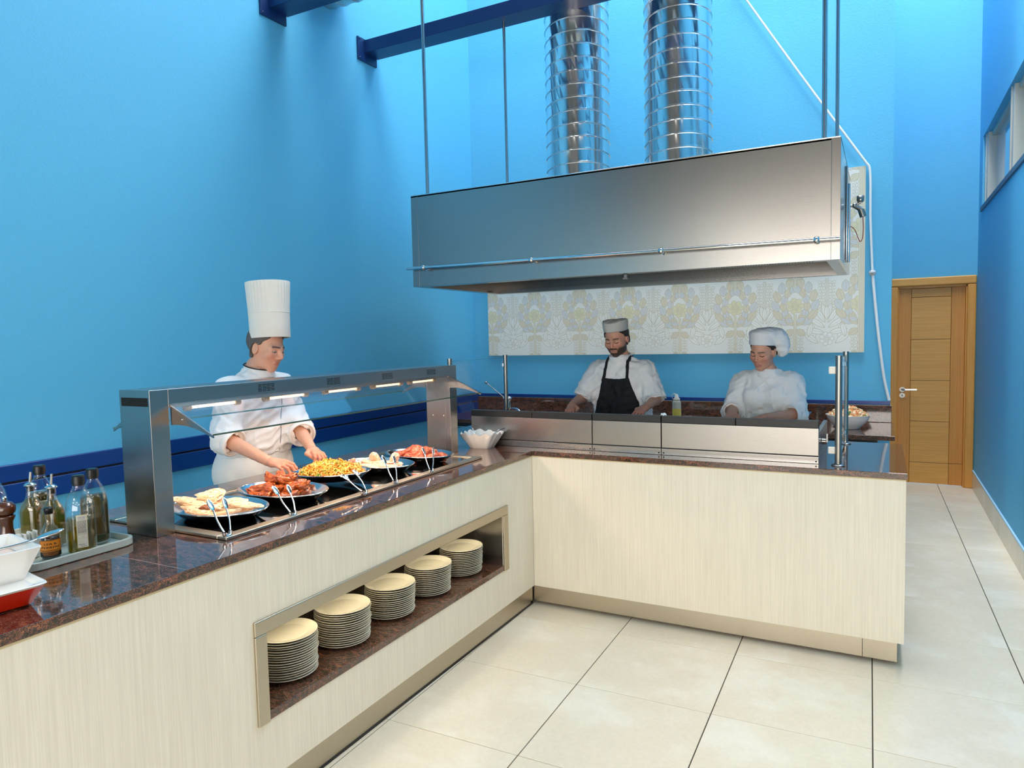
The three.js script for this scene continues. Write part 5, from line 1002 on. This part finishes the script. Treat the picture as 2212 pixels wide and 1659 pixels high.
// ---------------------------------------------------------------- chef in the tall hat behind the platters
person({
  label: 'chef in white jacket and tall pleated hat lowering the noodle platter', pos: [-1.215, 0, .955], turn: Math.PI / 2,
  joints: { hip: [0, .93, -.01], waist: [0, 1.07, .02], chest: [0, 1.25, .03], neck: [0, 1.455, .05], head: [.004, 1.555, .12], shR: [-.175, 1.325, .03], shL: [.160, 1.33, .045], elR: [-.280, 1.105, .115], elL: [.165, 1.10, .17], wrR: [-.265, 1.005, .395], wrL: [.035, 1.018, .385] },
  headPitch: .26, headYaw: .12, headRoll: -.04, lid: -.004, iris: true, skin: SKIN1, blush: [206, 112, 92], lip: [176, 92, 84], hair: [46, 40, 38], hairGrey: [128, 124, 122], grey: .75, hairThick: .008, hairLow: -.062, hairTop: .075, girth: 1.0,
  hem: .985, sleeveR: .16, sleeveL: .22, piping: true, foldSeed: 3.3, ease: .016,
  handR: { dir: [.10, -.12, 1], up: [-.25, 1, .05], curl: .75, thumb: .75, spread: 1.2 }, handL: { dir: [-.35, -.16, .9], up: [.15, 1, .15], curl: 1.25, thumb: .9, spread: .6 },
  placket: [[.02, 1.41], [.052, 1.37], [.058, 1.30], [.052, 1.18], [.048, 1.08], [.046, 1.0]], placketMat: M.piping, placketR: .0013,
  extra: (root, k) => {
    const { torso, jacketF, legs, headM, surfZ } = k;
    const ap = surfaceNets((x, y, z) => { const w = .004 * Math.sin(x * 60 + z * 50) * sstep(1.0, .7, y); return Math.max(smin(torso(x, y, z) - .010, legs(x, y, z, .045), .12) - w, y - 1.0 + .02 * x, .42 - y, -z - .12); }, [-.3, .40, -.2], [.3, 1.04, .32], .011);
    mesh('waist_apron', uvm(ap), M.apron, root);
    const pts = []; for (let i = 0; i <= 40; i++) { const a = i / 40 * 6.2832; let r = .12; for (let q = 0; q < 40; q++) { const d = torso(Math.sin(a) * r, 1.0, Math.cos(a) * r + .01) - .012; if (d > 0) break; r += .006; } pts.push(V(Math.sin(a) * r, 1.0, Math.cos(a) * r + .01)); }
    mesh('apron_string', new THREE.TubeGeometry(new THREE.CatmullRomCurve3(pts, true), 80, .005, 6, true), M.apron, root);
    // tall hat: smooth band below, fine pleats above, flat crown
    const n = 220, rows = [[0, 1], [.004, 1.012], [.06, 1.015], [.128, 1.03], [.131, 1.05], [.134, 1.035], [.2, 1.06], [.27, 1.10], [.292, 1.115], [.296, 1.10]], pos = [], idx = [];
    rows.forEach(([y, q]) => { for (let i = 0; i < n; i++) { const a = i / n * 6.2832, pl = y > .133 ? 1 + .030 * (Math.abs(((i / n * 36) % 1) - .5) * 2 - .5) * sstep(.133, .17, y) : 1 + .004 * imp.noise(Math.cos(a) * 3, y * 22, Math.sin(a) * 3); pos.push(Math.sin(a) * .093 * q * pl, y, Math.cos(a) * .108 * q * pl); } });
    for (let j = 0; j < rows.length - 1; j++) for (let i = 0; i < n; i++) { const a = j * n + i, b = j * n + (i + 1) % n; idx.push(a, b, a + n, b, b + n, a + n); } const c = pos.length / 3; pos.push(0, .288, 0); for (let i = 0; i < n; i++) idx.push((rows.length - 1) * n + i, (rows.length - 1) * n + (i + 1) % n, c);
    const hg = new THREE.BufferGeometry(); hg.setAttribute('position', new THREE.Float32BufferAttribute(pos, 3)); hg.setIndex(idx); const hat = mesh('toque', uvm(toCreasedNormals(hg, .5)), std({ color: rgb(232, 230, 222), roughness: .85, side: THREE.DoubleSide }), root);
    const m = headM.clone().multiply(new THREE.Matrix4().makeRotationX(-.30)).multiply(new THREE.Matrix4().makeTranslation(0, .052, .028)); hat.applyMatrix4(m);
  },
});
// ---------------------------------------------------------------- bearded cook with the black bib apron
person({
  label: 'bearded cook in grey cap and black bib apron behind the grills', pos: [.135, 0, -1.235], turn: .02,
  joints: { hip: [0, .93, -.02], waist: [0, 1.07, .0], chest: [0, 1.255, .01], neck: [.0, 1.445, .03], head: [-.01, 1.555, .085], shR: [-.185, 1.315, .02], shL: [.185, 1.315, .02], elR: [-.272, 1.135, .10], elL: [.272, 1.125, .10], wrR: [-.268, 1.10, .315], wrL: [.268, 1.095, .305] },
  headPitch: .30, headYaw: -.08, headRoll: .03, wide: 1.03, lid: -.005, skin: SKIN2, blush: [190, 104, 92], lip: [150, 84, 80], hair: [30, 25, 24], hairGrey: [110, 108, 108], grey: .35, hairThick: .008, hairLow: -.058, hairTop: .08, beard: .95, girth: 1.10,
  hem: .82, sleeveR: -.06, sleeveL: -.04, foldSeed: 11.7, ease: .014, collar: .081,
  handR: { dir: [.12, -.42, .9], up: [-.1, .9, .42], curl: 1.25, thumb: .9, spread: .5 }, handL: { dir: [-.35, -.35, .85], up: [.1, .9, .42], curl: 1.15, thumb: .9, spread: .6 },
  placket: [[-.03, 1.39], [-.07, 1.36], [-.085, 1.33], [-.085, 1.27]],
  extra: (root, k) => {
    const { jacketF, headM, J, legs, torso } = k;
    const topY = 1.285, wid = (y) => y > 1.11 ? mix(.158, .098, Math.pow((y - 1.11) / (topY - 1.11), .75)) : mix(.19, .158, sstep(.95, 1.11, y));
    const ap = surfaceNets((x, y, z) => { const base = smin(jacketF(x, y, z), legs(x, y, z, .05), .1) - .0085; return Math.max(base, y - topY + .012 * (1 - Math.pow(x / .1, 2)), .5 - y, Math.abs(x) - wid(y), .02 - z); }, [-.26, .48, -.02], [.26, 1.31, .30], .0075);
    mesh('bib_apron', ap, M.apronBlack, root);
    for (const s of [-1, 1]) { const st = surfaceNets((x, y, z) => { const t = (y - 1.27) / (1.445 - 1.27), xc = s * mix(.086, .074, t); return Math.max(jacketF(x, y, z) - .008, Math.abs(x - xc) - .0105, 1.262 - y, y - 1.435, .0 - z - .01); }, [s * .09 - .05, 1.25, -.06], [s * .09 + .05, 1.47, .22], .005); mesh('neck_strap', st, M.apronBlack, root); }
    // flat cap: upright band with a crumpled crown
    const n = 90, rows = [[0, 1], [.003, 1.03], [.03, 1.05], [.056, 1.06], [.062, 1.03], [.070, .86], [.074, .6], [.076, .3]], pos = [], idx = [];
    rows.forEach(([y, q], j) => { for (let i = 0; i < n; i++) { const a = i / n * 6.2832, cr = j > 3 ? .010 * imp.noise(Math.cos(a) * 2.2 + 4, j, Math.sin(a) * 2.2) + .012 * Math.pow(Math.abs(Math.sin(a)), 2) * q : 0; pos.push(Math.sin(a) * .083 * q, y + cr, Math.cos(a) * .101 * q); } });
    for (let j = 0; j < rows.length - 1; j++) for (let i = 0; i < n; i++) { const a = j * n + i, b = j * n + (i + 1) % n; idx.push(a, b, a + n, b, b + n, a + n); } const c = pos.length / 3; pos.push(0, .074, 0); for (let i = 0; i < n; i++) idx.push((rows.length - 1) * n + i, (rows.length - 1) * n + (i + 1) % n, c);
    const hg = new THREE.BufferGeometry(); hg.setAttribute('position', new THREE.Float32BufferAttribute(pos, 3)); hg.setIndex(idx); const hat = mesh('cap', uvm(toCreasedNormals(hg, .7)), std({ color: rgb(196, 198, 194), roughness: .85, side: THREE.DoubleSide }), root);
    hat.applyMatrix4(headM.clone().multiply(new THREE.Matrix4().makeRotationX(-.14)).multiply(new THREE.Matrix4().makeTranslation(0, .062, -.006)));
  },
});
// ---------------------------------------------------------------- cook with the puffy white hat
person({
  label: 'woman cook in plain white jacket and puffy white hat behind the grills', pos: [1.145, 0, -1.215], turn: -.04, fem: 1,
  joints: { hip: [0, .86, -.02], waist: [0, 1.0, .0], chest: [0, 1.16, .01], neck: [0, 1.345, .035], head: [-.012, 1.455, .09], shR: [-.155, 1.238, .02], shL: [.155, 1.238, .02], elR: [-.205, 1.06, .10], elL: [.195, 1.055, .12], wrR: [-.165, 1.075, .325], wrL: [.045, 1.055, .335] },
  headPitch: .32, headYaw: -.30, headRoll: -.07, wide: .95, lid: -.004, headScale: .97, skin: SKIN3, blush: [196, 110, 94], lip: [164, 84, 82], hair: [36, 26, 22], hairGrey: [60, 50, 46], grey: .1, hairThick: .007, hairLow: -.03, hairTop: .08, girth: .88,
  hem: .78, sleeveR: .12, sleeveL: .14, foldSeed: 23.1, ease: .014, collar: .072,
  handR: { dir: [.15, -.30, .9], up: [0, .95, .3], curl: 1.0, thumb: .8, spread: .6 }, handL: { dir: [-.7, -.2, .6], up: [0, 1, .2], curl: 1.0, thumb: .8, spread: .6 },
  placket: [[.03, 1.285], [-.02, 1.245], [-.055, 1.20], [-.065, 1.10], [-.066, .98]],
  extra: (root, k) => {
    const { headM } = k;
    const hat = surfaceNets((x, y, z) => { const a = Math.atan2(x, z); let band = Math.max(Math.abs(Math.hypot(x / .083, (z + .006) / .100) - 1) * .09 - .0045, y - .062, -y); let d = ell(x, y, z, [.0, .072, -.012], [.093, .040, .108]); d = smin(d, ell(x, y, z, [.058, .044, -.060], [.080, .066, .075]), .04); d = smin(d, ell(x, y, z, [.096, -.016, -.080], [.046, .058, .050]), .035); d -= .0045 * imp.noise(x * 26, y * 26, z * 26) + .004 * (1 - 2.2 * Math.abs(imp.noise(x * 14 + 3, y * 30, z * 14))); d = Math.max(d, -(ell(x, y, z, [0, .0, -.006], [.080, .085, .098]))); return smin(band, d, .008); }, [-.125, -.10, -.17], [.17, .15, .13], .0045);
    const hm = mesh('puffy_hat', uvm(hat), std({ color: rgb(232, 234, 238), roughness: .85 }), root);
    hm.applyMatrix4(headM.clone().multiply(new THREE.Matrix4().makeRotationX(-.30)).multiply(new THREE.Matrix4().makeTranslation(0, .045, .008)));
  },
});
scene.traverse(o => { if (o.isMesh) { o.castShadow = true; o.receiveShadow = true; } });
renderer.render(scene, camera);
